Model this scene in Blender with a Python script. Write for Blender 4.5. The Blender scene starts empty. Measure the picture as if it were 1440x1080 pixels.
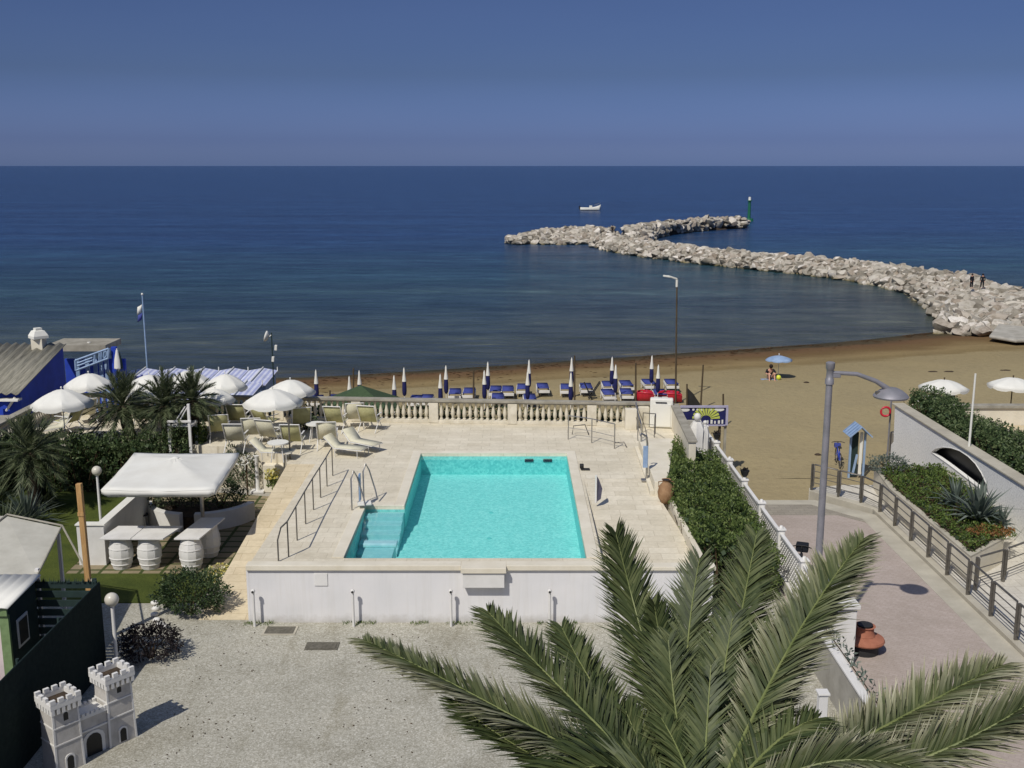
import bpy, bmesh, math, random
from math import sin, cos, pi, radians, tan, atan, sqrt
from mathutils import Vector, Matrix, noise as mnoise
R = random.Random(7)
C = bpy.context.scene.collection
# ---------------------------------------------------------------- survey helper: a pixel of the photo -> point on a level plane
FOC, TH, CH = 1500.0, atan(307/1500.0), 12.0
_s, _c = sin(TH), cos(TH)
def G(px, py, z=0.0):
    u = (px-720)/FOC; v = (py-540)/FOC
    dy = _c - v*_s; dz = -_s - v*_c
    t = (z-CH)/dz
    return Vector((u*t, dy*t, z))
def GY(px, py, Y):
    u = (px-720)/FOC; v = (py-540)/FOC
    dy = _c - v*_s; dz = -_s - v*_c
    t = Y/dy
    return Vector((u*t, Y, CH+dz*t))
def GX(px, py, X):
    u = (px-720)/FOC; v = (py-540)/FOC
    t = X/u
    return Vector((X, (_c-v*_s)*t, CH+(-_s-v*_c)*t))
# ---------------------------------------------------------------- mesh builder
class MB:
    def __init__(s): s.v = []; s.f = []
    def add(s, vs, fs):
        b = len(s.v); s.v += [tuple(p) for p in vs]; s.f += [tuple(b+i for i in q) for q in fs]; return s
    def box(s, x0, x1, y0, y1, z0, z1):
        return s.add([(x0,y0,z0),(x1,y0,z0),(x1,y1,z0),(x0,y1,z0),(x0,y0,z1),(x1,y0,z1),(x1,y1,z1),(x0,y1,z1)],
              [(0,3,2,1),(4,5,6,7),(0,1,5,4),(1,2,6,5),(2,3,7,6),(3,0,4,7)])
    def obox(s, c, sz, rz=0, rx=0, ry=0):
        m = Matrix.Translation(Vector(c)) @ Matrix.Rotation(rz,4,'Z') @ Matrix.Rotation(ry,4,'Y') @ Matrix.Rotation(rx,4,'X')
        a,b,d = sz[0]/2, sz[1]/2, sz[2]/2
        vs = [m @ Vector(p) for p in [(-a,-b,-d),(a,-b,-d),(a,b,-d),(-a,b,-d),(-a,-b,d),(a,-b,d),(a,b,d),(-a,b,d)]]
        return s.add(vs, [(0,3,2,1),(4,5,6,7),(0,1,5,4),(1,2,6,5),(2,3,7,6),(3,0,4,7)])
    def prism(s, poly, z0, z1):
        n = len(poly)
        ar = sum(poly[i][0]*poly[(i+1)%n][1]-poly[(i+1)%n][0]*poly[i][1] for i in range(n))
        if ar < 0: poly = poly[::-1]
        zt = z1 if hasattr(z1,'__len__') else [z1]*n
        if ar < 0 and hasattr(z1,'__len__'): zt = list(z1)[::-1]
        vs = [(p[0],p[1],z0) for p in poly]+[(p[0],p[1],zt[i]) for i,p in enumerate(poly)]
        fs = [tuple(range(n))[::-1], tuple(range(n,2*n))]+[(i,(i+1)%n,n+(i+1)%n,n+i) for i in range(n)]
        return s.add(vs, fs)
    def ring(s, c, d, r, n, up=None):
        d = d.normalized(); a = up or (Vector((0,0,1)) if abs(d.z)<.9 else Vector((1,0,0)))
        u = d.cross(a).normalized(); w = u.cross(d)
        return [c+u*(r*cos(2*pi*i/n))+w*(r*sin(2*pi*i/n)) for i in range(n)]
    def cyl(s, p0, p1, r0, r1=None, n=8, caps=True):
        p0, p1 = Vector(p0), Vector(p1); r1 = r0 if r1 is None else r1
        d = p1-p0
        vs = s.ring(p0,d,r0,n)+s.ring(p1,d,r1,n)
        fs = [(i,(i+1)%n,n+(i+1)%n,n+i) for i in range(n)]
        if caps: fs += [tuple(range(n))[::-1], tuple(range(n,2*n))]
        return s.add(vs, fs)
    def tube(s, pts, r, n=6):
        pts = [Vector(p) for p in pts]; vs = []; fs = []
        rr = r if hasattr(r,'__len__') else [r]*len(pts)
        for i,p in enumerate(pts):
            d = (pts[min(i+1,len(pts)-1)]-pts[max(i-1,0)])
            vs += s.ring(p, d, rr[i], n)
        for k in range(len(pts)-1):
            fs += [(k*n+i, k*n+(i+1)%n, (k+1)*n+(i+1)%n, (k+1)*n+i) for i in range(n)]
        m = (len(pts)-1)*n
        fs += [tuple(range(n))[::-1], tuple(range(m,m+n))]
        return s.add(vs, fs)
    def lathe(s, c, prof, n=16, cap=True, wob=None):
        vs = []; fs = []
        for (r,z) in prof:
            for i in range(n):
                rr = r*(1 if wob is None else wob(i/n, z))
                vs.append((c[0]+rr*cos(2*pi*i/n), c[1]+rr*sin(2*pi*i/n), c[2]+z))
        for k in range(len(prof)-1):
            fs += [(k*n+i, k*n+(i+1)%n, (k+1)*n+(i+1)%n, (k+1)*n+i) for i in range(n)]
        if cap:
            m = (len(prof)-1)*n
            fs += [tuple(range(n))[::-1], tuple(range(m,m+n))]
        return s.add(vs, fs)
    def sph(s, c, r, n=12, sc=(1,1,1)):
        pr = []
        m = n//2
        vs = []; fs = []
        for k in range(m+1):
            a = -pi/2+pi*k/m
            for i in range(n):
                vs.append((c[0]+r*sc[0]*cos(a)*cos(2*pi*i/n), c[1]+r*sc[1]*cos(a)*sin(2*pi*i/n), c[2]+r*sc[2]*sin(a)))
        for k in range(m):
            fs += [(k*n+i, k*n+(i+1)%n, (k+1)*n+(i+1)%n, (k+1)*n+i) for i in range(n)]
        return s.add(vs, fs)
    def leaf(s, p, ln, w, rnd=R, d=None, up=.3):
        if d is None: d = Vector((rnd.gauss(0,1), rnd.gauss(0,1), rnd.gauss(up,1))).normalized()
        a = Vector((rnd.gauss(0,1), rnd.gauss(0,1), rnd.gauss(0,1)))
        q = d.cross(a).normalized()*w*.5
        p = Vector(p)
        return s.add([p, p+d*ln*.5+q, p+d*ln, p+d*ln*.5-q], [(0,1,2,3)])
def rrect(w, h, r, n=3):
    out = []
    for cx,cy,a0 in ((w/2-r,h/2-r,0),(-w/2+r,h/2-r,pi/2),(-w/2+r,-h/2+r,pi),(w/2-r,-h/2+r,1.5*pi)):
        for i in range(n+1):
            a = a0+pi/2*i/n; out.append((cx+r*cos(a), cy+r*sin(a)))
    return out
# ---------------------------------------------------------------- objects
ORG = {}
def mesh_obj(name, mb, mat, org, smooth=None, bevel=0, clean=False):
    me = bpy.data.meshes.new(name)
    me.from_pydata([(x-org[0],y-org[1],z-org[2]) for x,y,z in mb.v], [], mb.f)
    me.update()
    if mat: me.materials.append(mat)
    if smooth is not None:
        me.polygons.foreach_set('use_smooth', [True]*len(me.polygons))
        me.set_sharp_from_angle(angle=radians(smooth))
    o = bpy.data.objects.new(name, me); C.objects.link(o)
    if bevel:
        b = o.modifiers.new('bevel','BEVEL'); b.width = bevel; b.segments = 2; b.limit_method = 'ANGLE'
    return o
def tag(o, label=None, cat=None, group=None, kind=None):
    if label: o['label'] = label
    if cat: o['category'] = cat
    if group: o['group'] = group
    if kind: o['kind'] = kind
    return o
def thing(name, label, cat, loc=(0,0,0), group=None):
    o = bpy.data.objects.new(name, None); C.objects.link(o); o.empty_display_size = .2
    o.location = loc; ORG[o.name] = tuple(loc)
    return tag(o, label, cat, group)
def part(par, name, mb, mat, smooth=None, bevel=0, label=None):
    org = ORG[par.name]
    o = mesh_obj(name, mb, mat, org, smooth, bevel); o.parent = par; ORG[o.name] = org
    if label: o['label'] = label
    return o
def solo(name, mb, mat, label, cat, loc=(0,0,0), group=None, smooth=None, bevel=0):
    o = mesh_obj(name, mb, mat, loc, smooth, bevel); o.location = loc; ORG[o.name] = tuple(loc)
    return tag(o, label, cat, group)
def struct(name, mb, mat, smooth=None, label=None):
    o = mesh_obj(name, mb, mat, (0,0,0), smooth); o['kind'] = 'structure'
    if label: o['label'] = label
    return o
def copy_tree(o, par=None):
    c = o.copy(); C.objects.link(c)
    if par: c.parent = par
    for ch in o.children: copy_tree(ch, c)
    return c
class Rep:
    """first use moves the prototype itself, later uses copy it"""
    def __init__(s, proto): s.p = proto; s.used = False
    def put(s, loc, rz=0, label=None, group=None, sc=1):
        o = s.p if not s.used else copy_tree(s.p)
        s.used = True
        o.location = loc; o.rotation_euler = (0,0,rz)
        o.scale = (sc,sc,sc) if not hasattr(sc,'__len__') else sc
        if label: o['label'] = label
        if group: o['group'] = group
        return o
ORD = ['first','second','third','fourth','fifth','sixth','seventh','eighth','ninth','tenth','eleventh','twelfth','thirteenth','fourteenth','fifteenth','sixteenth']
# ---------------------------------------------------------------- materials
def lin(r,g,b):
    f = lambda x: (x/255/12.92) if x/255 <= .04045 else ((x/255+.055)/1.055)**2.4
    return (f(r),f(g),f(b),1)
class NT:
    def __init__(s, name):
        s.m = bpy.data.materials.new(name); s.m.use_nodes = True
        s.t = s.m.node_tree; s.b = s.t.nodes['Principled BSDF']; s.out = s.t.nodes['Material Output']
    def n(s, typ, **kw):
        x = s.t.nodes.new(typ)
        for k,v in kw.items(): setattr(x,k,v)
        return x
    def l(s, a, b): s.t.links.new(a,b)
    def coord(s, kind='Object', scale=(1,1,1)):
        c = s.n('ShaderNodeTexCoord'); m = s.n('ShaderNodeMapping'); m.inputs['Scale'].default_value = scale
        s.l(c.outputs[kind], m.inputs['Vector']); return m.outputs[0]
    def noise(s, vec, scale, detail=4, rough=.55):
        x = s.n('ShaderNodeTexNoise'); x.inputs['Scale'].default_value = scale; x.inputs['Detail'].default_value = detail
        x.inputs['Roughness'].default_value = rough
        s.l(vec, x.inputs['Vector']); return x.outputs['Fac']
    def ramp(s, fac, stops):
        x = s.n('ShaderNodeValToRGB'); e = x.color_ramp.elements
        while len(e) < len(stops): e.new(.5)
        for i,(p,c) in enumerate(stops): e[i].position = p; e[i].color = c if len(c)==4 else (*c,1)
        s.l(fac, x.inputs['Fac']); return x.outputs['Color']
    def mix(s, fac, a, b, mode='MIX'):
        x = s.n('ShaderNodeMix', data_type='RGBA', blend_type=mode)
        for sock,v in ((x.inputs[0],fac),(x.inputs[6],a),(x.inputs[7],b)):
            if isinstance(v,(float,int)): sock.default_value = v
            elif isinstance(v,tuple): sock.default_value = v
            else: s.l(v, sock)
        return x.outputs[2]
    def bump(s, h, strength=.3, dist=.02):
        x = s.n('ShaderNodeBump'); x.inputs['Strength'].default_value = strength; x.inputs['Distance'].default_value = dist
        s.l(h, x.inputs['Height']); s.l(x.outputs[0], s.b.inputs['Normal']); return x
def mat(name, col, col2=None, rough=.75, scale=3, metal=0, bump=0, bscale=30, spec=.3, dirt=0, stretch=(1,1,1)):
    """paint / plaster / fabric: two near colours mixed by noise, fine grain, optional dirt and bump"""
    t = NT(name)
    c2 = col2 or tuple(x*.88 for x in col[:3])+(1,)
    v = t.coord('Object', stretch)
    f = t.ramp(t.noise(v, scale, 6, .6), [(.32,(0,0,0)),(.68,(1,1,1))])
    cc = t.mix(f, col, c2)
    if dirt:
        d = t.ramp(t.noise(v, scale*.6, 8, .7), [(.5,(0,0,0)),(.75,(dirt,)*3)])
        cc = t.mix(d, cc, (col[0]*.45,col[1]*.42,col[2]*.36,1))
    t.l(cc, t.b.inputs['Base Color'])
    t.b.inputs['Roughness'].default_value = rough; t.b.inputs['Metallic'].default_value = metal
    t.b.inputs['Specular IOR Level'].default_value = spec
    if bump: t.bump(t.noise(v, bscale, 5, .65), bump, .02)
    return t.m
def leafmat(name, c0, c1, c2, rough=.55, trans=.25, ns=1.2):
    t = NT(name)
    g = t.n('ShaderNodeNewGeometry')
    v = t.coord('Object')
    f = t.mix(.5, g.outputs['Random Per Island'], t.noise(v, ns, 3))
    cc = t.ramp(f, [(.25,c0),(.5,c1),(.78,c2)])
    t.l(cc, t.b.inputs['Base Color']); t.b.inputs['Roughness'].default_value = rough
    t.b.inputs['Specular IOR Level'].default_value = .35
    tr = t.n('ShaderNodeBsdfTranslucent'); t.l(cc, tr.inputs['Color'])
    mx = t.n('ShaderNodeMixShader'); mx.inputs[0].default_value = trans
    t.l(t.b.outputs[0], mx.inputs[1]); t.l(tr.outputs[0], mx.inputs[2]); t.l(mx.outputs[0], t.out.inputs['Surface'])
    return t.m
M = {}
M['white'] = mat('white_paint', lin(222,220,214), lin(210,208,201), .6, 1.5, bump=.08, bscale=40, dirt=.22)
def wallpaint():
    t = NT('pool_wall_paint'); v = t.coord('Object')
    base = t.mix(t.ramp(t.noise(v,.8,5),[(.35,(0,0,0)),(.65,(1,1,1))]), lin(222,220,217), lin(213,212,210))
    st = t.ramp(t.noise(t.coord('Object',(5,5,.25)), 1.6, 7, .7), [(.48,(1,1,1)),(.78,(.91,.90,.87))])
    cc = t.mix(1.0, base, st, 'MULTIPLY')
    sp = t.n('ShaderNodeSeparateXYZ'); t.l(v, sp.inputs[0])
    ad = t.n('ShaderNodeMath', operation='MULTIPLY_ADD'); t.l(t.noise(v,3,6,.7), ad.inputs[0]); ad.inputs[1].default_value = -.5; t.l(sp.outputs[2], ad.inputs[2])
    mr = t.n('ShaderNodeMapRange'); t.l(ad.outputs[0], mr.inputs[0]); mr.inputs[1].default_value = -.28; mr.inputs[2].default_value = .0; mr.inputs[3].default_value = .55; mr.inputs[4].default_value = 0
    cc = t.mix(mr.outputs[0], cc, lin(150,143,128))
    t.l(cc, t.b.inputs['Base Color']); t.b.inputs['Roughness'].default_value = .75; t.bump(t.noise(v,50,5),.15,.01); return t.m
M['wallwhite'] = wallpaint()
M['wallwhite_unused'] = mat('plain_wall_paint', lin(222,220,217), lin(212,210,208), .7, .8, bump=.15, bscale=60, dirt=.25, stretch=(1,1,.35))
M['canvas'] = mat('white_canvas', lin(222,221,211), lin(213,211,200), .85, 1.2, bump=.1, bscale=20)
M['cream'] = mat('cream_plaster', lin(222,215,196), lin(208,200,178), .8, 1.2, bump=.2, bscale=25, dirt=.3)
M['stonebal'] = mat('cast_stone', lin(216,209,190), lin(190,182,160), .85, 2.2, bump=.25, bscale=40, dirt=.5)
M['greyrail'] = mat('weathered_coping', lin(165,160,145), lin(135,130,116), .85, 2, bump=.3, bscale=40, dirt=.5)
M['steel'] = mat('brushed_steel', (.42,.41,.39,1), (.33,.32,.30,1), .35, 6, metal=.85, spec=.5)
M['darksteel'] = mat('dull_steel_rail', (.20,.185,.16,1), (.13,.12,.10,1), .45, 6, metal=.6, spec=.5)
M['postgrey'] = mat('galvanised_post', (.30,.29,.31,1), (.22,.22,.23,1), .5, 3, metal=.3, dirt=.4)
M['grey_cloth'] = mat('grey_cloth', lin(92,90,104), lin(76,74,88), .9, 5)
M['terracotta'] = mat('terracotta', lin(170,112,88), lin(148,94,72), .8, 4, bump=.2, dirt=.3)
M['clayjar'] = mat('clay_jar', lin(160,128,95), lin(130,98,68), .85, 6, bump=.3, dirt=.4)
M['wood'] = mat('raw_timber', lin(196,158,104), lin(160,122,76), .8, 4, bump=.3, bscale=30, stretch=(6,6,.5))
M['darkwood'] = mat('dark_weathered_pole', lin(92,80,60), lin(66,56,42), .85, 4, bump=.3, stretch=(4,4,.5))
M['signframe'] = mat('pale_lavender_frame', lin(176,172,190), lin(160,156,176), .6, 3)
M['fan'] = mat('dull_yellow_print', lin(196,204,96), lin(176,184,84), .7, 4)
M['navy'] = mat('navy_fabric', lin(34,38,92), lin(26,28,70), .85, 6, bump=.1)
M['bluefab'] = mat('blue_fabric', lin(74,84,150), lin(58,66,128), .85, 6, bump=.1)
M['bluepaint'] = mat('ultramarine_paint', lin(44,74,184), lin(36,62,160), .6, 1.5, dirt=.35, bump=.1)
M['ltblue'] = mat('pale_blue_paint', lin(150,172,198), lin(124,148,178), .6, 3, dirt=.2)
M['red'] = mat('red_gelcoat', lin(200,44,62), lin(176,32,50), .35, 3, spec=.5)
M['yellow'] = mat('yellow_plastic', lin(214,220,80), lin(196,204,60), .5, 3)
M['black'] = mat('black_rubber', (.02,.02,.02,1), (.03,.03,.03,1), .6, 5)
M['netgreen'] = mat('dark_green_shade_net', (.012,.020,.018,1), (.020,.030,.026,1), .95, 8, bump=.3, bscale=120, spec=.1)
M['slatdark'] = mat('dark_green_slats', (.020,.040,.036,1), (.014,.028,.026,1), .8, 5)
M['greentrim'] = mat('green_paint', lin(122,144,100), lin(98,120,78), .6, 4, dirt=.3)
M['pinkwall'] = mat('pale_pink_plaster', lin(214,200,198), lin(198,184,182), .8, 2, dirt=.2)
M['slingo'] = mat('olive_sling', lin(180,177,132), lin(158,155,110), .9, 5, bump=.1)
M['slingc'] = mat('cream_sling', lin(212,208,184), lin(198,193,166), .9, 5, bump=.1)
M['glassdark'] = mat('dark_opening', (.012,.013,.014,1), (.02,.02,.02,1), .4, 3)
M['greengaz'] = mat('green_reed_roof', lin(72,92,62), lin(50,66,44), .9, 8, bump=.4, bscale=50, stretch=(1,6,1))
M['metalgreen'] = mat('beacon_green', lin(40,110,80), lin(30,90,66), .5, 3)
M['skin'] = mat('skin', lin(205,160,136), lin(190,142,118), .6, 5)
M['hair'] = mat('dark_hair', lin(36,26,22), lin(24,18,15), .7, 20)
M['clothdark'] = mat('dark_cloth', lin(28,32,40), lin(20,22,28), .9, 10)
M['clothteal'] = mat('teal_cloth', lin(30,62,78), lin(22,50,64), .9, 10)
M['concrete'] = mat('concrete', lin(176,172,160), lin(150,146,134), .9, 1.5, bump=.3, bscale=30, dirt=.35)
M['kerb'] = mat('pale_kerb_stone', lin(186,180,162), lin(164,158,142), .9, 1.2, bump=.3, bscale=25, dirt=.3)
M['iron'] = mat('cast_iron_cover', lin(112,108,96), lin(84,80,70), .8, 12, bump=.5, bscale=60)
M['globe'] = mat('opal_globe', lin(206,202,186), lin(194,188,170), .35, 3, spec=.5, dirt=.25)
M['steps'] = mat('pool_tile_pale', lin(160,206,208), lin(140,192,198), .4, 6)
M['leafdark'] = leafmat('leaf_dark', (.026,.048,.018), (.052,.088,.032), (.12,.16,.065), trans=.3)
M['leafmid'] = leafmat('leaf_mid', (.040,.070,.024), (.085,.130,.045), (.22,.27,.12), trans=.35)
M['leafhedge'] = leafmat('leaf_hedge', (.055,.090,.022), (.115,.170,.040), (.26,.32,.10), trans=.4)
M['leafbright'] = leafmat('leaf_bright', (.050,.085,.016), (.095,.150,.026), (.17,.22,.05))
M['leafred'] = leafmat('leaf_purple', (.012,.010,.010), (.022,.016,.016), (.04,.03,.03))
M['leafgrey'] = leafmat('leaf_blue_grey', (.07,.095,.075), (.13,.165,.13), (.24,.27,.22))
M['leafpalm'] = leafmat('small_palm_leaf', (.030,.046,.020), (.075,.098,.042), (.20,.22,.12), ns=2, trans=.3)
M['flower'] = leafmat('yellow_white_flowers', (.5,.42,.08), (.65,.6,.2), (.75,.73,.62), ns=4)
M['flowerred'] = leafmat('orange_succulent', (.14,.07,.025), (.26,.12,.04), (.3,.18,.06), ns=4)
M['trunk'] = mat('palm_trunk', lin(74,62,48), lin(46,38,30), .95, 8, bump=.6, bscale=20, stretch=(1,1,3))
M['stem'] = mat('shrub_stem', lin(80,64,44), lin(56,44,30), .95, 8)
def frondmat():
    t = NT('palm_leaflet')
    g = t.n('ShaderNodeNewGeometry'); a = t.n('ShaderNodeAttribute'); a.attribute_name = 'tipdry'
    f = t.mix(.55, g.outputs['Random Per Island'], t.noise(t.coord('Object'), 1.3, 3))
    base = t.ramp(f, [(.25,(.032,.048,.017)),(.5,(.068,.090,.031)),(.75,(.135,.155,.060)),(.9,(.25,.25,.12))])
    dry = t.ramp(g.outputs['Random Per Island'], [(0,(.42,.39,.24)),(1,(.68,.64,.47))])
    cc = t.mix(a.outputs['Fac'], base, dry)
    t.l(cc, t.b.inputs['Base Color']); t.b.inputs['Roughness'].default_value = .5; t.b.inputs['Specular IOR Level'].default_value = .25
    tr = t.n('ShaderNodeBsdfTranslucent'); t.l(cc, tr.inputs['Color'])
    mx = t.n('ShaderNodeMixShader'); mx.inputs[0].default_value = .22
    t.l(t.b.outputs[0], mx.inputs[1]); t.l(tr.outputs[0], mx.inputs[2]); t.l(mx.outputs[0], t.out.inputs['Surface'])
    return t.m
M['frond'] = frondmat()
M['rachis'] = mat('palm_rachis', lin(128,134,84), lin(104,114,66), .5, 3)
def gravelmat():
    t = NT('gravel'); v = t.coord('Object')
    vo = t.n('ShaderNodeTexVoronoi'); vo.inputs['Scale'].default_value = 34; t.l(v, vo.inputs['Vector'])
    st = t.n('ShaderNodeSeparateColor'); t.l(vo.outputs['Color'], st.inputs[0])
    cc = t.ramp(st.outputs[0], [(0,lin(150,146,132)),(.45,lin(169,166,153)),(.8,lin(180,177,164)),(1,lin(198,195,184))])
    big = t.ramp(t.noise(v, .45, 7, .66), [(.36,(.80,.79,.75)),(.5,(.97,.97,.95)),(.7,(1.05,1.04,1.01))])
    cc = t.mix(1.0, cc, big, 'MULTIPLY')
    fine = t.ramp(t.noise(v, 9, 5, .8), [(.3,(.80,.79,.77)),(.6,(1.06,1.06,1.06))])
    cc = t.mix(.8, cc, fine, 'MULTIPLY')
    sm = t.ramp(t.noise(t.coord('Object',(1,.35,1)), 1.1, 8, .7), [(.55,(1,1,1)),(.72,(.72,.70,.64))])
    cc = t.mix(1.0, cc, sm, 'MULTIPLY')
    wd = t.ramp(t.noise(v, 2.6, 8, .75), [(.63,(0,0,0)),(.72,(.5,.5,.5))])
    cc = t.mix(wd, cc, lin(120,118,84))
    t.l(cc, t.b.inputs['Base Color']); t.b.inputs['Roughness'].default_value = .95; t.b.inputs['Specular IOR Level'].default_value = .15
    t.bump(t.noise(v, 30, 5, .7), .5, .02)
    return t.m
M['gravel'] = gravelmat()
def tilemat(name, c1, c2, mortar, sx, sy, rot=0, off=.5, msize=.012, bias=0):
    t = NT(name); v = t.coord('Object'); 
    mp = t.n('ShaderNodeMapping'); mp.inputs['Rotation'].default_value[2] = rot; t.l(v, mp.inputs['Vector'])
    b = t.n('ShaderNodeTexBrick'); b.offset = off; t.l(mp.outputs[0], b.inputs['Vector'])
    b.inputs['Scale'].default_value = 1; b.inputs['Brick Width'].default_value = sx; b.inputs['Row Height'].default_value = sy
    b.inputs['Mortar Size'].default_value = msize; b.inputs['Mortar Smooth'].default_value = .3; b.inputs['Bias'].default_value = bias
    b.inputs['Color1'].default_value = c1; b.inputs['Color2'].default_value = c2; b.inputs['Mortar'].default_value = mortar
    n1 = t.ramp(t.noise(v, .7, 7, .65), [(.3,(.86,.85,.82)),(.65,(1.04,1.03,1.02))])
    n2 = t.ramp(t.noise(v, 9, 5, .7), [(.3,(.88,.87,.85)),(.7,(1.05,1.05,1.05))])
    cc = t.mix(1.0, t.mix(1.0, b.outputs['Color'], n1, 'MULTIPLY'), n2, 'MULTIPLY')
    t.l(cc, t.b.inputs['Base Color']); t.b.inputs['Roughness'].default_value = .8; t.b.inputs['Specular IOR Level'].default_value = .2
    t.bump(t.noise(v, 25, 5), .2, .01)
    return t.m
M['deck'] = tilemat('travertine_deck', lin(220,213,193), lin(210,202,181), lin(193,184,162), .84, .42, 0, .37, .01)
M['path'] = tilemat('sandstone_ramp', lin(212,199,170), lin(203,189,159), lin(186,171,142), .9, .40)
M['paver'] = tilemat('garden_pavers', lin(150,138,112), lin(132,122,98), lin(66,76,40), .62, .5, 0, 0, .06)
M['asphalt'] = tilemat('pink_promenade', lin(178,166,157), lin(172,160,150), lin(164,152,143), .22, .11, .6, .5, .008)
M['greyband'] = tilemat('grey_paving', lin(158,152,138), lin(148,142,130), lin(132,126,114), .4, .2, 0, .5, .01)
M['yardfloor'] = tilemat('pale_yard_paving', lin(206,202,190), lin(198,194,182), lin(176,170,158), .5, .5)
def lawnmat():
    t = NT('lawn'); v = t.coord('Object')
    cc = t.ramp(t.noise(v, 30, 4, .8), [(.3,(.045,.062,.016)),(.55,(.085,.115,.028)),(.75,(.15,.17,.05))])
    big = t.ramp(t.noise(v, .9, 5), [(.35,(.8,.8,.75)),(.65,(1.2,1.1,.95))])
    t.l(t.mix(1.0, cc, big, 'MULTIPLY'), t.b.inputs['Base Color']); t.b.inputs['Roughness'].default_value = .95
    t.b.inputs['Specular IOR Level'].default_value = .1
    t.bump(t.noise(v, 60, 4, .8), .8, .04); return t.m
M['lawn'] = lawnmat()
def sandmat():
    t = NT('beach_sand'); v = t.coord('Object')
    a = t.n('ShaderNodeAttribute'); a.attribute_name = 'shore'
    w = t.noise(t.coord('Object',(.35,1,1)), .5, 6, .6)
    ad = t.n('ShaderNodeMath', operation='ADD'); mu = t.n('ShaderNodeMath', operation='MULTIPLY_ADD')
    t.l(w, mu.inputs[0]); mu.inputs[1].default_value = .10; mu.inputs[2].default_value = -.05
    t.l(a.outputs['Fac'], ad.inputs[0]); t.l(mu.outputs[0], ad.inputs[1])
    cc = t.ramp(ad.outputs[0], [(.0,lin(158,144,110)),(.60,lin(156,143,109)),(.78,lin(148,134,100)),(.80,lin(128,112,78)),(.84,lin(140,122,86)),(.89,lin(112,92,62)),(.935,lin(106,82,58)),(.965,lin(80,70,52)),(1.0,lin(58,56,44))])
    n1 = t.ramp(t.noise(v, .22, 7, .6), [(.3,(.93,.93,.94)),(.7,(1.06,1.05,1.02))])
    n2 = t.ramp(t.noise(v, 3.5, 7, .75), [(.28,(.78,.77,.75)),(.45,(.97,.97,.97)),(.75,(1.07,1.07,1.07))])
    cc = t.mix(1.0, t.mix(1.0, cc, n1, 'MULTIPLY'), n2, 'MULTIPLY')
    t.l(cc, t.b.inputs['Base Color']); t.b.inputs['Roughness'].default_value = .95; t.b.inputs['Specular IOR Level'].default_value = .1
    vf = t.n('ShaderNodeTexVoronoi'); vf.inputs['Scale'].default_value = 1.9; t.l(v, vf.inputs['Vector'])
    fp = t.ramp(vf.outputs['Distance'], [(.0,(.80,.79,.77)),(.16,(.92,.91,.90)),(.24,(1,1,1))])
    msk = t.ramp(t.noise(v, .12, 4), [(.42,(0,0,0)),(.56,(1,1,1))])
    t.l(t.mix(msk, cc, t.mix(1.0, cc, fp, 'MULTIPLY')), t.b.inputs['Base Color'])
    bp = t.bump(t.noise(v, 2.2, 8, .7), .7, .14)
    return t.m
M['sand'] = sandmat()
def seamat():
    t = NT('sea_water'); v = t.coord('Object')
    a = t.n('ShaderNodeAttribute'); a.attribute_name = 'depth'
    band = t.noise(t.coord('Object',(.25,1,1)), .035, 5, .6)
    mu = t.n('ShaderNodeMath', operation='MULTIPLY_ADD'); t.l(band, mu.inputs[0]); mu.inputs[1].default_value = .34; mu.inputs[2].default_value = -.17
    ad = t.n('ShaderNodeMath', operation='ADD'); t.l(a.outputs['Fac'], ad.inputs[0]); t.l(mu.outputs[0], ad.inputs[1])
    cc = t.ramp(ad.outputs[0], [(.0,(.075,.072,.042)),(.05,(.050,.060,.045)),(.22,(.036,.054,.052)),(.5,(.020,.056,.072)),(.75,(.012,.042,.088)),(1,(.010,.036,.100))])
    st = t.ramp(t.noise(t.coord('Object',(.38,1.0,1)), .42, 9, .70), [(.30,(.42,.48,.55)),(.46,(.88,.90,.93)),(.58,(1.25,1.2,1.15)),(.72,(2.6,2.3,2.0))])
    spc = t.n('ShaderNodeMapRange'); t.l(t.noise(t.coord('Object',(.38,1.0,1)), .42, 9, .70), spc.inputs[0]); spc.inputs[1].default_value = .32; spc.inputs[2].default_value = .70; spc.inputs[3].default_value = .20; spc.inputs[4].default_value = .62
    t.l(spc.outputs[0], t.b.inputs['Specular IOR Level'])
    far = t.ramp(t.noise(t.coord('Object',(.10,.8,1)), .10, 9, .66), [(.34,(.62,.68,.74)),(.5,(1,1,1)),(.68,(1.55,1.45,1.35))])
    cc = t.mix(1.0, t.mix(1.0, cc, st, 'MULTIPLY'), far, 'MULTIPLY')  # noise streaks put light and dark wavelet reflections into the base colour
    t.l(cc, t.b.inputs['Base Color'])
    t.b.inputs['Roughness'].default_value = .22; t.b.inputs['IOR'].default_value = 1.33; t.b.inputs['Specular IOR Level'].default_value = .36
    w1 = t.noise(t.coord('Object',(.45,1.5,1)), .55, 6, .62)
    w2 = t.noise(t.coord('Object',(.12,.9,1)), .16, 4, .55)
    s = t.n('ShaderNodeMath', operation='MULTIPLY_ADD'); t.l(w2, s.inputs[0]); s.inputs[1].default_value = 1.6; t.l(w1, s.inputs[2])
    t.bump(s.outputs[0], .85, .55)
    return t.m
M['sea'] = seamat()
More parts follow.
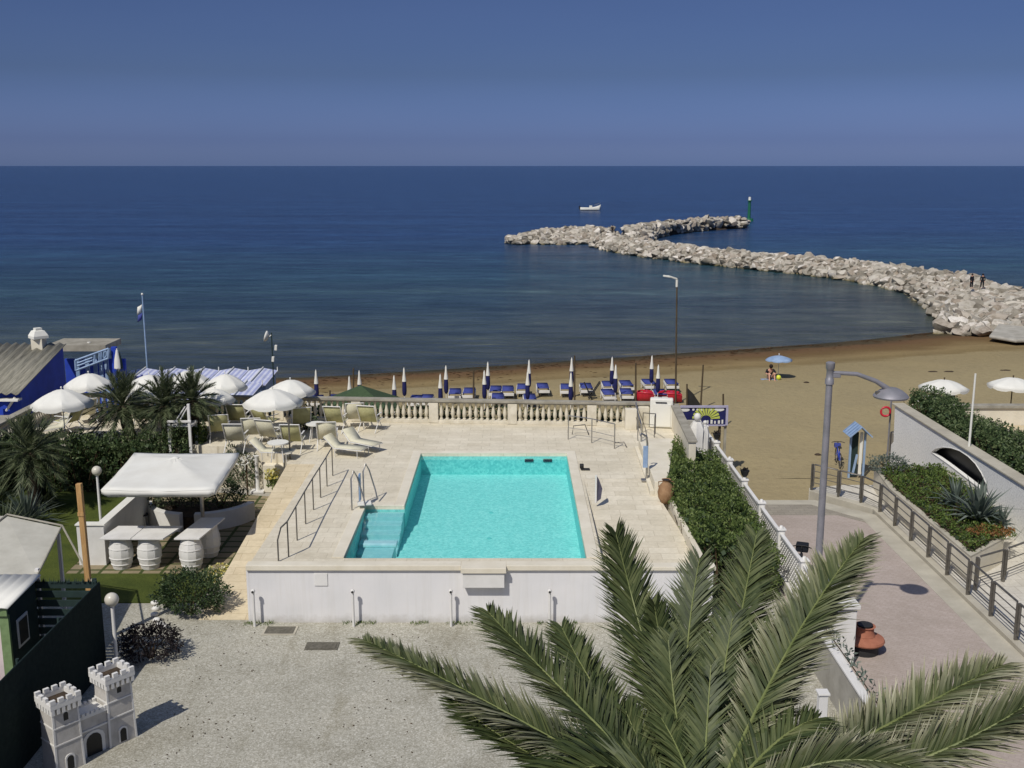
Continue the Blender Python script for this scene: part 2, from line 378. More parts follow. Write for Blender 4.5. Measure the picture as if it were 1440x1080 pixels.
def poolwater():
    t = NT('pool_water'); v = t.coord('Object')
    tr = t.n('ShaderNodeBsdfTransparent'); tr.inputs['Color'].default_value = (.84,.965,.96,1)
    gl = t.n('ShaderNodeBsdfGlossy'); gl.inputs['Roughness'].default_value = .03
    bp = t.n('ShaderNodeBump'); bp.inputs['Strength'].default_value = .25; bp.inputs['Distance'].default_value = .02
    t.l(t.noise(v, 7, 3), bp.inputs['Height']); t.l(bp.outputs[0], gl.inputs['Normal'])
    fr = t.n('ShaderNodeFresnel'); fr.inputs['IOR'].default_value = 1.25; t.l(bp.outputs[0], fr.inputs['Normal'])
    mx = t.n('ShaderNodeMixShader'); t.l(fr.outputs[0], mx.inputs[0]); t.l(tr.outputs[0], mx.inputs[1]); t.l(gl.outputs[0], mx.inputs[2])
    t.l(mx.outputs[0], t.out.inputs['Surface']); return t.m
M['poolwater'] = poolwater()
def caustic_mosaic(name, c0, c1, c2, sc=9):
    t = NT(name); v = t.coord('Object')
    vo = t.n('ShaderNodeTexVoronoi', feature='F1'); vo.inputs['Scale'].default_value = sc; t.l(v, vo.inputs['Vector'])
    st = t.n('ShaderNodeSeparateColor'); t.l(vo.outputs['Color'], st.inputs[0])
    f = t.mix(.55, st.outputs[0], t.noise(v, 6, 4, .8))  # noise mottling imitates caustic light in the tile colour
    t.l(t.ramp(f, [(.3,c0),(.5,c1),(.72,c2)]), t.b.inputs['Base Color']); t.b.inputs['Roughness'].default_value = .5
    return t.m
M['poolfloor'] = caustic_mosaic('turquoise_caustic_mosaic', (.23,.65,.62), (.29,.74,.71), (.40,.82,.78), 16)
M['poolwall'] = caustic_mosaic('turquoise_caustic_mosaic_wall', (.13,.52,.52), (.18,.60,.59), (.24,.68,.66), 14)
def rockmat():
    t = NT('breakwater_rock'); v = t.coord('Object'); oi = t.n('ShaderNodeObjectInfo'); g = t.n('ShaderNodeNewGeometry')
    rnd = t.n('ShaderNodeMath', operation='ADD'); t.l(oi.outputs['Random'], rnd.inputs[0]); t.l(g.outputs['Random Per Island'], rnd.inputs[1])
    fr = t.n('ShaderNodeMath', operation='FRACT'); t.l(rnd.outputs[0], fr.inputs[0])
    cc = t.ramp(fr.outputs[0], [(0,lin(112,106,94)),(.25,lin(156,150,136)),(.55,lin(190,184,170)),(.8,lin(150,138,122)),(1,lin(220,214,202))])
    n1 = t.ramp(t.noise(v, 1.3, 7, .75), [(.35,(.55,.52,.48)),(.52,(1,1,1))])
    cc = t.mix(.8, cc, n1, 'MULTIPLY')
    ps = t.n('ShaderNodeSeparateXYZ'); t.l(g.outputs['Position'], ps.inputs[0])
    wn = t.n('ShaderNodeMath', operation='MULTIPLY_ADD'); t.l(t.noise(v,.6,4), wn.inputs[0]); wn.inputs[1].default_value = .6; t.l(ps.outputs[2], wn.inputs[2])
    wet = t.ramp(wn.outputs[0], [(0,(1,1,1)),(.001,(0,0,0))])
    mr = t.n('ShaderNodeMapRange'); t.l(wn.outputs[0], mr.inputs[0]); mr.inputs[1].default_value = -1.4; mr.inputs[2].default_value = -1.0; mr.inputs[3].default_value = 1; mr.inputs[4].default_value = 0
    cc = t.mix(mr.outputs[0], cc, lin(104,92,48))
    t.l(cc, t.b.inputs['Base Color']); t.b.inputs['Roughness'].default_value = .9; t.b.inputs['Specular IOR Level'].default_value = .15
    t.bump(t.noise(v, 3, 6, .7), .6, .12); return t.m
M['rock'] = rockmat()
def stuccomat():
    t = NT('rough_white_stucco'); v = t.coord('Object')
    cc = t.ramp(t.noise(v, 14, 4, .7), [(.3,lin(205,205,200)),(.55,lin(236,235,229)),(.8,lin(243,242,236))])
    n1 = t.ramp(t.noise(v, .6, 6, .6), [(.3,(.95,.95,.94)),(.65,(1.03,1.03,1.03))])
    t.l(t.mix(1.0, cc, n1, 'MULTIPLY'), t.b.inputs['Base Color']); t.b.inputs['Roughness'].default_value = .9; t.b.inputs['Specular IOR Level'].default_value = .1
    t.bump(t.noise(v, 18, 4, .7), .45, .02); return t.m
M['stucco'] = stuccomat()
def striped(name, c1, c2, scale, axis='X', rough=.7):
    t = NT(name); v = t.coord('Object'); sp = t.n('ShaderNodeSeparateXYZ'); t.l(v, sp.inputs[0])
    m1 = t.n('ShaderNodeMath', operation='MULTIPLY'); t.l(sp.outputs['XYZ'.index(axis)], m1.inputs[0]); m1.inputs[1].default_value = scale
    fr = t.n('ShaderNodeMath', operation='FRACT'); t.l(m1.outputs[0], fr.inputs[0])
    cc = t.ramp(fr.outputs[0], [(0,c1),(.48,c1),(.5,c2),(1,c2)])
    n = t.ramp(t.noise(v, 2, 6, .6), [(.3,(.82,.82,.8)),(.65,(1.05,1.05,1.05))])
    t.l(t.mix(1.0, cc, n, 'MULTIPLY'), t.b.inputs['Base Color']); t.b.inputs['Roughness'].default_value = rough; return t.m
M['corrug'] = mat('corrugated_sheet', lin(158,154,138), lin(104,102,90), .85, 3, bump=.2, dirt=.6, stretch=(9,.4,1))  # stretched streaks paint the light and dark of the ribs, along with dirt
M['cabinroof'] = striped('blue_white_cabin_roof', lin(206,209,224), lin(166,172,206), 4.0)
M['translucent'] = mat('weathered_pvc_roof', lin(192,189,175), lin(172,169,155), .6, 1.5, dirt=.25, bump=.15, bscale=8)
# ================================================================= SETTING
D = 1.6                                     # pool deck level
SEA = -1.6
SH = [G(px,py,SEA) for px,py in ((-400,540),(100,538),(430,531),(600,521),(750,511),(950,497),(1100,487),(1200,479),(1320,466))]
SH = [(p.x,p.y) for p in SH]+[(70,92),(140,96)]
def ys(x):
    if x <= SH[0][0]: return SH[0][1]
    for a,b in zip(SH,SH[1:]):
        if x <= b[0]: return a[1]+(b[1]-a[1])*(x-a[0])/(b[0]-a[0])
    return SH[-1][1]
def zs(x,y):
    Y = ys(x)
    if y < 50: return -1.0
    if y < Y: return -1.0-.6*((y-50)/(Y-50))**1.3
    return max(-1.6-(y-Y)*.045, -8)
def GS(px,py):
    z = -1.2
    for _ in range(6):
        p = G(px,py,z); z = zs(p.x,p.y)
    return G(px,py,z)
def grid(xs, ysl, zf):
    mb = MB(); nx = len(xs)
    for y in ysl:
        for x in xs: mb.v.append((x,y,zf(x,y)))
    for j in range(len(ysl)-1):
        for i in range(nx-1): mb.f.append((j*nx+i,j*nx+i+1,(j+1)*nx+i+1,(j+1)*nx+i))
    return mb
def attr(o, name, fn):
    a = o.data.attributes.new(name,'FLOAT','POINT')
    a.data.foreach_set('value', [fn(v.co) for v in o.data.vertices])
xs = [-160,-120]+[-90+2*i for i in range(0,106)]+[150,220]
yl = [43.5+1.0*i for i in range(0,70)]+[120,140,170]
def bumpy(x,y):
    z = zs(x,y)
    if y < ys(x)-1: z += .05*mnoise.noise(Vector((x*.45,y*.45,0)))+.03*mnoise.noise(Vector((x*1.3,y*1.3,5)))
    return z
mb = grid(xs, yl, bumpy)
xs2 = [8.3+1.1*i for i in range(0,8)]; 
o = struct('sand_beach', mb, M['sand'], 60); attr(o,'shore',lambda c: min(1,(c.y-38)/(ys(c.x)-38)))
mb = grid([7.9+.5*i for i in range(0,35)], [36.9+.55*i for i in range(0,13)], lambda x,y: -1.0+(.04*mnoise.noise(Vector((x*.6,y*.6,0))) if 37<y<43.4 else 0))
o = struct('sand_strip', mb, M['sand'], 60); attr(o,'shore',lambda c: 0.05)
# sea: one sheet to the horizon
xs = [-60000,-20000,-6000,-2000,-700,-300]+[-150+10*i for i in range(0,36)]+[300,700,2000,6000,20000,60000]
yl = [56,60,64,68,72,76,80,84,88,92,96,100,106,112,120,130,140,150,160,170,180,190,200,215,230,250,280,320,380,460,600,900,1500,3000,8000,20000,60000]
o = struct('sea', grid(xs, yl, lambda x,y: SEA), M['sea'])
def dep(c):
    d = c.y-ys(max(-60,min(80,c.x)))
    bay = min(1, max(0, d)/150)
    return bay**.75 if c.y < 900 else 1
attr(o,'depth',dep)
# gravel yard and the ground under everything on this side of the beach
struct('gravel_yard', MB().prism([(-40,-30),(7.3,-30),(7.3,24.1),(7.75,24.1),(7.75,26.9),(-8.5,26.9),(-9.0,27.9),(-11.6,28.0),(-40,28.0)], -.6, 0.0), M['gravel'])
struct('ground', MB().prism([(-60,28.0),(-11.6,28.0),(-9.0,27.9),(-8.5,26.9),(7.75,26.9),(7.75,43.4),(-60,43.4)], -1.6, -0.012), M['concrete'])
struct('beach_footing', MB().box(-60,7.8,43.4,43.55,-1.4,1.55), M['concrete'])
# lawn (two pieces) with a pale kerb at its front
struct('lawn', MB().prism([(-30,28.05),(-8.75,28.05),(-8.75,30.2),(-13.4,30.2),(-13.4,38.9),(-30,38.9)], -.1, .02), M['lawn'])
struct('garden_paving', MB().prism([(-13.4,30.2),(-8.75,30.2),(-8.05,35.0),(-8.0,37.6),(-13.4,38.9)], -.1, .012), M['paver'])
# ramp of sandstone slabs beside the pool
mb = MB()
mb.v = [(-8.45,26.9,.012),(-7.0,26.9,.012),(-7.0,36.6,D-.01),(-8.05,36.6,D-.01),(-8.45,26.9,-.2),(-7.0,26.9,-.2),(-7.0,36.6,-.2),(-8.05,36.6,-.2)]
mb.v[0:4] = [(-8.45,26.9,.012),(-7.0,26.9,.012),(-7.0,36.6,D-.01),(-8.0,36.6,D-.01)]
mb.f = [(0,1,2,3),(4,7,6,5),(0,4,5,1),(1,5,6,2),(2,6,7,3),(3,7,4,0)]
struct('stone_ramp', mb, M['path'])
# terrace left of the ramp
struct('sun_terrace', MB().prism([(-19.5,40.2),(-13,39.4),(-8.6,38.6),(-8.0,36.6),(-7.0,36.6),(-7.0,43.2),(-19.5,44.2)], -1.5, D), M['deck'])
# pool deck: slabs around the basin
mb = MB()
X0,X1,X2,X3 = -7.0,-4.55,-3.35,2.02
mb.box(X0,X1,26.9,31.8,.0,D)                   # left strip
mb.box(X0,X2,31.8,38.0,.0,D)
mb.box(X1,X3,26.9,27.32,.0,D)                  # front coping
mb.box(X3,2.43,26.9,38.0,.0,D)
mb.prism([(X0,38.0),(6.35,38.0),(6.5,42.15),(X0,43.15)], -1.5, D)
mb.box(2.43,4.6,34.7,38.0,0,D)
struct('pool_deck', mb, M['deck'])
mb = MB()
mb.v = [(2.43,26.9,1.18),(5.3,26.9,1.18),(4.6,34.7,D-.006),(2.43,34.7,D-.006),(2.43,26.9,0),(5.3,26.9,0),(4.6,34.7,0),(2.43,34.7,0)]
mb.f = [(0,1,2,3),(4,7,6,5),(0,4,5,1),(1,5,6,2),(2,6,7,3),(3,7,4,0)]
struct('side_ramp', mb, M['deck'])
# coping and front wall of the pool
t = thing('pool_wall', 'long white painted wall holding the pool deck above the gravel yard', 'wall', (0,26.8,0))
mb = MB().box(-7.0,5.35,26.74,26.895,0,1.5); mb.box(-7.06,-7.003,26.74,30,0,1.5)
part(t,'wall',mb,M['wallwhite'])
mb = MB().box(-7.05,-1.35,26.66,27.0,1.50,1.64).box(-1.35,-.15,26.45,27.0,1.50,1.64).box(-.15,2.43,26.66,27.0,1.50,1.64).box(2.43,5.4,26.66,27.0,1.5,1.6)
part(t,'coping',mb,M['cream'],bevel=.012)
part(t,'overflow_box',MB().box(-1.3,-.2,26.50,26.74,1.08,1.497),M['white'],bevel=.01)
part(t,'access_panel',MB().box(-5.25,-4.9,26.715,26.74,1.05,1.40),M['white'],bevel=.008)
for px in (356,496,634,773,912):
    p = GY(px,831,26.5)
    mb = MB().cyl((p.x,26.48,0),(p.x,26.48,p.z),.035,n=10); q = part(t,'vent_pipe',mb,M['white'],40)
    part(q,'pipe_cap',MB().sph((p.x,26.48,p.z),.06,10),M['white'],60)
    part(q,'vent_hole',MB().cyl((p.x,26.40,p.z),(p.x,26.44,p.z),.03,n=8),M['black'])
# swimming pool
WL = 1.50
t = thing('swimming_pool', 'rectangular turquoise swimming pool with a stepped corner bay, sunk in the pale deck', 'swimming pool', (-.6,32,.7))
mb = MB()
FZ = .80
mb.add([(X1,27.32,FZ),(X3,27.32,FZ),(X3,38,FZ),(X2,38,FZ),(X2,31.8,FZ),(X1,31.8,FZ)],[(0,1,2,3,4,5)])
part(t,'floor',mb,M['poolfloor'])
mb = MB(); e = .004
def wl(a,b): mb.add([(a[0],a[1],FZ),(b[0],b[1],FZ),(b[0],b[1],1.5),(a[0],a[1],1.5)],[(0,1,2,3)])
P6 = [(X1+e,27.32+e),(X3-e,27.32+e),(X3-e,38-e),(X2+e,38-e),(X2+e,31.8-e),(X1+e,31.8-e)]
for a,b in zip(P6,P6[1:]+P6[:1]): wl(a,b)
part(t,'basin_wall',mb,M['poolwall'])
mb = MB()
def strip(x0,x1,y0,y1): mb.box(x0,x1,y0,y1,D,D+.03)
strip(X2-.32,X3+.32,38,38.32); strip(X3,X3+.32,27.32,38); strip(X2-.32,X2,31.8,38); strip(X1-.32,X2-.32,31.8,32.12); strip(X1-.32,X1,27.32,31.8)
part(t,'coping',mb,M['cream'],bevel=.01)
part(t,'water',MB().add([(X1,27.32,WL),(X3,27.32,WL),(X3,38,WL),(X2,38,WL),(X2,31.8,WL),(X1,31.8,WL)],[(0,1,2,3,4,5)]),M['poolwater'])
mb = MB()
for k in range(5): mb.box(X1+.012,X2-.0-.012,31.78-.46*(k+1),31.78-.46*k,FZ+.002,1.42-.125*k)
part(t,'steps',mb,M['steps'],bevel=.01)
mb = MB().box(-4.15,-3.3,27.5,28.75,FZ+.002,1.44); mb.box(-4.2,-3.25,28.55,28.85,1.44,1.56)
part(t,'entry_block',mb,M['steps'],bevel=.02)
for px in (744,770):
    p = GY(px,651,38); part(t,'skimmer',MB().box(p.x-.16,p.x+.16,37.95,37.985,1.30,1.40),M['glassdark'])
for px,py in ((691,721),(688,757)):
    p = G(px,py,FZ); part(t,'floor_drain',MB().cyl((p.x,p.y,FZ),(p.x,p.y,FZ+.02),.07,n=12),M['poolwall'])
# promenade on the right
struct('promenade', MB().prism([(7.302,2),(12.15,2),(12.15,34.9),(11.4,35.7),(7.752,35.7),(7.752,24.1),(7.302,24.1)], -1.3, .0), M['asphalt'])
struct('promenade_border', MB().prism([(12.152,2),(12.75,2),(12.75,35.75),(11.1,37.42),(7.752,37.42),(7.752,36.9),(10.8,36.9),(12.152,35.3)], -1.3, .004), M['kerb'])
struct('promenade_landing', MB().prism([(7.752,35.702),(11.4,35.702),(12.148,34.95),(12.148,35.28),(10.78,36.898),(7.752,36.898)], -1.3, .002), M['greyband'])
struct('yard_paving', MB().prism([(12.99,2),(20,2),(20,34),(16.2,34),(16.2,39),(12.6,39),(11.2,38.6),(11.4,38.3),(12.99,36.4)], -1.3, .10), M['yardfloor'])
# sky light
w = bpy.data.worlds.new('World'); bpy.context.scene.world = w; w.use_nodes = True
nt = w.node_tree; bg = nt.nodes['Background']
sk = nt.nodes.new('ShaderNodeTexSky'); sk.sky_type = 'NISHITA'; sk.sun_disc = False
SAZ, SEL = 30, 49.5
sk.sun_elevation = radians(SEL); sk.sun_rotation = radians(180+SAZ); sk.altitude = 0; sk.air_density = 1.0; sk.dust_density = 1.2; sk.ozone_density = 3.0
tc = nt.nodes.new('ShaderNodeTexCoord'); nz = nt.nodes.new('ShaderNodeTexNoise'); mp = nt.nodes.new('ShaderNodeMapping')
mp.inputs['Scale'].default_value = (1,1,5); nz.inputs['Scale'].default_value = 2.2; nz.inputs['Detail'].default_value = 5
nt.links.new(tc.outputs['Generated'], mp.inputs['Vector']); nt.links.new(mp.outputs[0], nz.inputs['Vector'])
rp = nt.nodes.new('ShaderNodeValToRGB'); rp.color_ramp.elements[0].position = .35; rp.color_ramp.elements[1].position = .7
rp.color_ramp.elements[0].color = (.96,.97,.98,1); rp.color_ramp.elements[1].color = (1.04,1.02,1.01,1)
nt.links.new(nz.outputs['Fac'], rp.inputs['Fac'])
# dull violet-blue polarised sky: grade by elevation
sx = nt.nodes.new('ShaderNodeSeparateXYZ'); nt.links.new(tc.outputs['Generated'], sx.inputs[0])
gr = nt.nodes.new('ShaderNodeValToRGB'); e = gr.color_ramp.elements
e.new(.05); e.new(.12); e.new(.3); e.new(.5)
SKYG = [(0.0,(.315,.42,.87)),(.022,(.202,.270,.610)),(.08,(.154,.190,.340)),(.15,(.164,.19,.315)),(.35,(.2,.22,.32)),(1,(.66,.66,.70))]
for i,(p,c) in enumerate(SKYG): e[i].position = p; e[i].color = (*c,1)
nt.links.new(sx.outputs[2], gr.inputs['Fac'])
m1 = nt.nodes.new('ShaderNodeMix'); m1.data_type = 'RGBA'; m1.blend_type = 'MULTIPLY'; m1.inputs[0].default_value = 1
m2 = nt.nodes.new('ShaderNodeMix'); m2.data_type = 'RGBA'; m2.blend_type = 'MULTIPLY'; m2.inputs[0].default_value = 1
nt.links.new(sk.outputs[0], m1.inputs[6]); nt.links.new(gr.outputs[0], m1.inputs[7])
nt.links.new(m1.outputs[2], m2.inputs[6]); nt.links.new(rp.outputs[0], m2.inputs[7])
nt.links.new(m2.outputs[2], bg.inputs['Color']); bg.inputs['Strength'].default_value = .15
sd = bpy.data.lights.new('sun','SUN'); sd.energy = 3.5; sd.angle = radians(.5); sd.color = (1,.955,.89)
so = bpy.data.objects.new('sun', sd); C.objects.link(so)
L = Vector((-sin(radians(SAZ))*cos(radians(SEL)), -cos(radians(SAZ))*cos(radians(SEL)), sin(radians(SEL))))
so.rotation_euler = (-L).to_track_quat('-Z','Y').to_euler(); so.location = (0,0,60)
cd = bpy.data.cameras.new('camera'); cd.sensor_width = 36; cd.lens = FOC/1440*36; cd.clip_start = .3; cd.clip_end = 200000
co = bpy.data.objects.new('camera', cd); C.objects.link(co); co.location = (0,0,CH); co.rotation_euler = (pi/2-TH,0,0)
sc = bpy.context.scene; sc.camera = co
sc.view_settings.view_transform = 'Standard'; sc.view_settings.look = 'None'; sc.view_settings.gamma = 1; sc.view_settings.exposure = 0
sc.cycles.max_bounces = 8; sc.cycles.transparent_max_bounces = 12

# weeds along the foot of the pool wall and dry leaves on the gravel
r = random.Random(91); mb = MB()
for k in range(1500):
    x = r.uniform(-7.2,5.4); y = 26.72-abs(r.gauss(0,.10))
    if mnoise.noise(Vector((x*1.1,0,2))) < .02: continue
    mb.leaf((x,y,.003),r.uniform(.04,.11),.02,r,Vector((r.gauss(0,.5),r.gauss(0,.5),1)).normalized())
WEED = mb
r = random.Random(92); mb = MB()
for k in range(900):
    x,y = r.uniform(-9,4),r.uniform(16.5,26.5)
    if mnoise.noise(Vector((x*.5,y*.5,9))) < .05: continue
    mb.leaf((x,y,.012),r.uniform(.03,.08),.03,r,Vector((r.gauss(0,1),r.gauss(0,1),.05)).normalized())
LITTER = mb
# ================================================================= PLANTS
def bez(P, u):
    P = [Vector(p) for p in P]
    while len(P) > 1: P = [a.lerp(b,u) for a,b in zip(P,P[1:])]
    return P[0]
def frond(leaf, rach, P, nl, Lmax, wd, r0=.03, dry=None, dryamt=0, rnd=R, bare=.08, vee=.45, segs=14, a0=68, a1=24, two=True, nt=5):
    """P bezier points; leaflets in two rows; dry: list collecting the per-vertex dryness"""
    pts = [bez(P,i/segs) for i in range(segs+1)]
    rach.tube(pts, [r0*(1-.85*i/segs)+.002 for i in range(segs+1)], nt)
    side0 = None
    for i in range(nl):
        u = bare+(1-bare)*(i+.5)/nl
        p = bez(P,u); t = (bez(P,min(1,u+.02))-bez(P,u-.02)).normalized()
        s = t.cross(Vector((0,0,1)))
        if s.length < .15: s = side0 or Vector((1,0,0))
        s.normalize(); side0 = s; n = s.cross(t).normalized()
        env = min(1, .35+2.6*(u-bare))*(1-max(0,(u-.62)/.38)**2*.62)
        for sg in (-1,1):
            Ln = Lmax*env*rnd.uniform(.82,1.1)*(1 if rnd.random()>.03 else .5)
            a = radians(a0+(a1-a0)*u**.9+rnd.uniform(-7,7)); vv = vee+rnd.uniform(-.22,.22)+.35*sin(u*5+sg)*.4
            d = t*cos(a)+(s*sg*cos(vv)+n*sin(vv))*sin(a)
            wv = d.cross(n if rnd.random()<.7 else s).normalized()
            w = wd*rnd.uniform(.7,1.2)
            q1 = p+d*Ln*.45; d2 = (d+Vector((0,0,-.22*rnd.uniform(.4,1.4)))).normalized(); q2 = q1+d2*Ln*.55
            b = len(leaf.v)
            if two:
                leaf.add([p-wv*w*.3,p+wv*w*.3,q1+wv*w*.5,q1-wv*w*.5,q2],[(0,1,2,3),(3,2,4)])
                if dry is not None:
                    k = dryamt*rnd.random()
                    dry += [0,0,k*.5,k*.5,min(1,k*1.5+(.3 if dryamt>.3 else 0))]
            else:
                leaf.add([p-wv*w*.4,p+wv*w*.4,q2],[(0,1,2)])
def shrub(name, label, cat, c, sz, n, lm, ls=.07, group=None, stems=5, seed=1, lumpy=.25, hollow=.55, lw=.55, base=0):
    """a bush: stems + many small leaves in an uneven ellipsoid; sz = half sizes"""
    r = random.Random(seed)
    t = thing(name, label, cat, c, group)
    mb = MB()
    for k in range(n):
        while True:
            d = Vector((r.gauss(0,1),r.gauss(0,1),r.gauss(0,1))).normalized()
            if d.z > -.75: break
        lump = 1+lumpy*mnoise.noise(d*2.3+Vector((seed*3.1,0,0)))*1.6+.12*mnoise.noise(d*6+Vector((0,seed,0)))
        rad = lump*(hollow+(1-hollow)*r.random()**.5)
        p = Vector((c[0]+d.x*sz[0]*rad, c[1]+d.y*sz[1]*rad, c[2]+base+max(.02,sz[2]*(1+d.z*rad))))
        mb.leaf(p, ls*r.uniform(.7,1.5), ls*lw*r.uniform(.7,1.3), r, (d*.8+Vector((r.gauss(0,.6),r.gauss(0,.6),r.gauss(.1,.6)))).normalized())
    part(t,'foliage',mb,lm)
    mb = MB()
    for k in range(stems):
        a = 2*pi*k/stems; q = Vector((c[0]+cos(a)*sz[0]*.5, c[1]+sin(a)*sz[1]*.5, c[2]+base+sz[2]*1.2))
        mb.tube([(c[0]+cos(a)*.05,c[1]+sin(a)*.05,c[2]),((c[0]+q.x)/2,(c[1]+q.y)/2,c[2]+sz[2]*.7),q],[.03,.02,.008],5)
    part(t,'stem',mb,M['stem'])
    return t
def hedge(name, label, cat, poly, z0, z1, n, lm, ls=.07, seed=1, group=None, wob=.16):
    """clipped hedge over a polygon: leaves in a shell near top and sides; z1 callable"""
    r = random.Random(seed)
    cx = sum(p[0] for p in poly)/len(poly); cy = sum(p[1] for p in poly)/len(poly)
    t = thing(name, label, cat, (cx,cy,z0), group)
    zt = z1 if callable(z1) else (lambda x,y: z1)
    m = len(poly); Ls = [((poly[i][0]-poly[(i+1)%m][0])**2+(poly[i][1]-poly[(i+1)%m][1])**2)**.5 for i in range(m)]
    per = sum(Ls); xs = [p[0] for p in poly]; ysy = [p[1] for p in poly]
    H = zt(cx,cy)-z0
    ar = abs(sum(poly[i][0]*poly[(i+1)%m][1]-poly[(i+1)%m][0]*poly[i][1] for i in range(m)))/2
    def inside(x,y):
        c = False
        for i in range(m):
            (x1,y1),(x2,y2) = poly[i],poly[(i+1)%m]
            if (y1>y) != (y2>y) and x < (x2-x1)*(y-y1)/(y2-y1)+x1: c = not c
        return c
    mb = MB(); ntop = int(n*ar/(ar+per*H))
    sgn = 1
    for k in range(n):
        if k < ntop:
            while True:
                x,y = r.uniform(min(xs),max(xs)), r.uniform(min(ysy),max(ysy))
                if inside(x,y): break
            q = Vector((x,y,0))
            z = zt(x,y)+wob*1.6*mnoise.noise(Vector((x*1.1,y*1.1,seed)))+wob*mnoise.noise(Vector((x*3,y*3,seed)))-r.random()**2*.28
            d = Vector((r.gauss(0,.7),r.gauss(0,.7),r.gauss(.7,.5)))
        else:
            i = r.choices(range(m), Ls)[0]; u = r.random()
            (x1,y1),(x2,y2) = poly[i],poly[(i+1)%m]
            nx,ny = (y2-y1)/Ls[i], -(x2-x1)/Ls[i]
            if inside((x1+x2)/2+nx*.01,(y1+y2)/2+ny*.01): nx,ny = -nx,-ny
            x = x1+(x2-x1)*u; y = y1+(y2-y1)*u; zz = r.random()
            off = wob*1.3*mnoise.noise(Vector((x*1.3+7,y*1.3,zz*H*1.3)))+wob*.8*mnoise.noise(Vector((x*3,y*3,zz*3*H)))-r.random()**2*.25
            x += nx*off; y += ny*off; z = z0+zz*(zt(x,y)-z0)
            d = Vector((nx+r.gauss(0,.6),ny+r.gauss(0,.6),r.gauss(.3,.6)))
        mb.leaf((x,y,z), ls*r.uniform(.7,1.5), ls*.55*r.uniform(.7,1.3), r, d.normalized())
    part(t,'foliage',mb,lm)
    # branches filling the inside
    mb = MB()
    for k in range(int(ar*16)+8):
        for _ in range(30):
            x,y = r.uniform(min(xs),max(xs)), r.uniform(min(ysy),max(ysy))
            if inside(x,y): break
        h = (zt(x,y)-z0)*.85
        mb.tube([(x,y,z0),(x+r.uniform(-.2,.2),y+r.uniform(-.2,.2),z0+h*.5),(x+r.uniform(-.3,.3),y+r.uniform(-.3,.3),z0+h)],[.03,.025,.01],4)
    part(t,'branches',mb,M['stem'])
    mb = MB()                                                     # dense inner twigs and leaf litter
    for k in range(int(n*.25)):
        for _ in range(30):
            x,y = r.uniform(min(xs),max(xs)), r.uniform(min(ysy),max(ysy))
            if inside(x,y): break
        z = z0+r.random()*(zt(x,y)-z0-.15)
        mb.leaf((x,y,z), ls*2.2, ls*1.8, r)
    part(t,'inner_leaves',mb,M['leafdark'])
    return t
# ---- the big palm in the foreground
pc = GY(988,1165,10.5)
t = thing('palm_tree', 'large feather palm in the foreground with long arching green fronds', 'palm tree', (pc.x,pc.y,0))
mb = MB(); prof = []
for k in range(60):
    z = pc.z*k/60; prof.append((.30+.05*(k%2)+(.12*max(0,(z/pc.z-.75))*4),z))
prof.append((.25,pc.z))
mb.lathe((pc.x,pc.y,0), prof, 16, wob=lambda a,z: 1+.06*sin(a*2*pi*8+z*9)); part(t,'trunk',mb,M['trunk'],35)
mb = MB(); mb.sph((pc.x,pc.y,pc.z-.1),.42,12,(1,1,1.1)); part(t,'crown_heart',mb,M['rachis'],50)
# (tip px, py, Y), (mid px, py, Y), dry amount, leaflet length
FR = [((512,900,12.3),(712,1003,11.0),.35,.50),((686,860,13.2),(795,975,12.0),.12,.52),((790,882,13.8),(858,1000,12.4),.05,.52),
      ((866,750,14.6),(915,935,13.4),.05,.60),((984,785,14.2),(965,960,12.9),.05,.50),((1064,752,15.0),(1030,930,13.0),.10,.56),
      ((1214,758,14.2),(1112,908,12.6),.38,.60),((1408,936,12.2),(1262,1012,11.6),.85,.58),((1475,968,10.6),(1300,1066,10.8),.60,.58),
      ((672,1000,11.4),(790,1048,11.0),.0,.48),((640,985,11.2),(770,1075,10.6),.0,.42),((745,1120,10.2),(850,1060,10.6),.0,.5),((1270,985,12.4),(1170,1060,11.6),.7,.5),((1330,1020,11.6),(1200,1085,11.2),.5,.5),((920,850,13.6),(945,990,12.8),.0,.44),((1140,850,13.6),(1080,970,12.6),.1,.46),((830,960,12.6),(880,1050,11.8),.0,.44),((940,900,13.0),(955,1030,12.0),.05,.5),((1030,870,13.0),(1010,1000,12.0),.0,.5),((1100,960,12.4),(1055,1060,11.6),.1,.46),((880,1000,12.2),(920,1080,11.6),.0,.46),((1240,1050,11.0),(1130,1105,10.8),.6,.5),((1150,1010,11.6),(1085,1050,11.2),.0,.45),
      ((1085,880,13.2),(1035,1010,12.0),.03,.42),((930,1010,12.0),(960,1070,11.3),.0,.36),((1000,935,12.2),(992,1060,11.4),.0,.36),
      ((1300,1085,10.2),(1150,1075,10.6),.35,.5),((620,1190,9.6),(830,1080,10.0),.0,.5),((1330,1210,9.4),(1160,1120,10.0),.3,.5),
      ((900,1230,8.6),(950,1130,9.4),.0,.5),((1120,1240,8.7),(1050,1130,9.5),.05,.5),((1200,1130,10.6),(1120,1105,10.7),.5,.45),((850,1090,11.6),(910,1090,11.2),.0,.46),((1040,1075,12.4),(1015,1110,11.4),.0,.45)]
rp_ = random.Random(11)
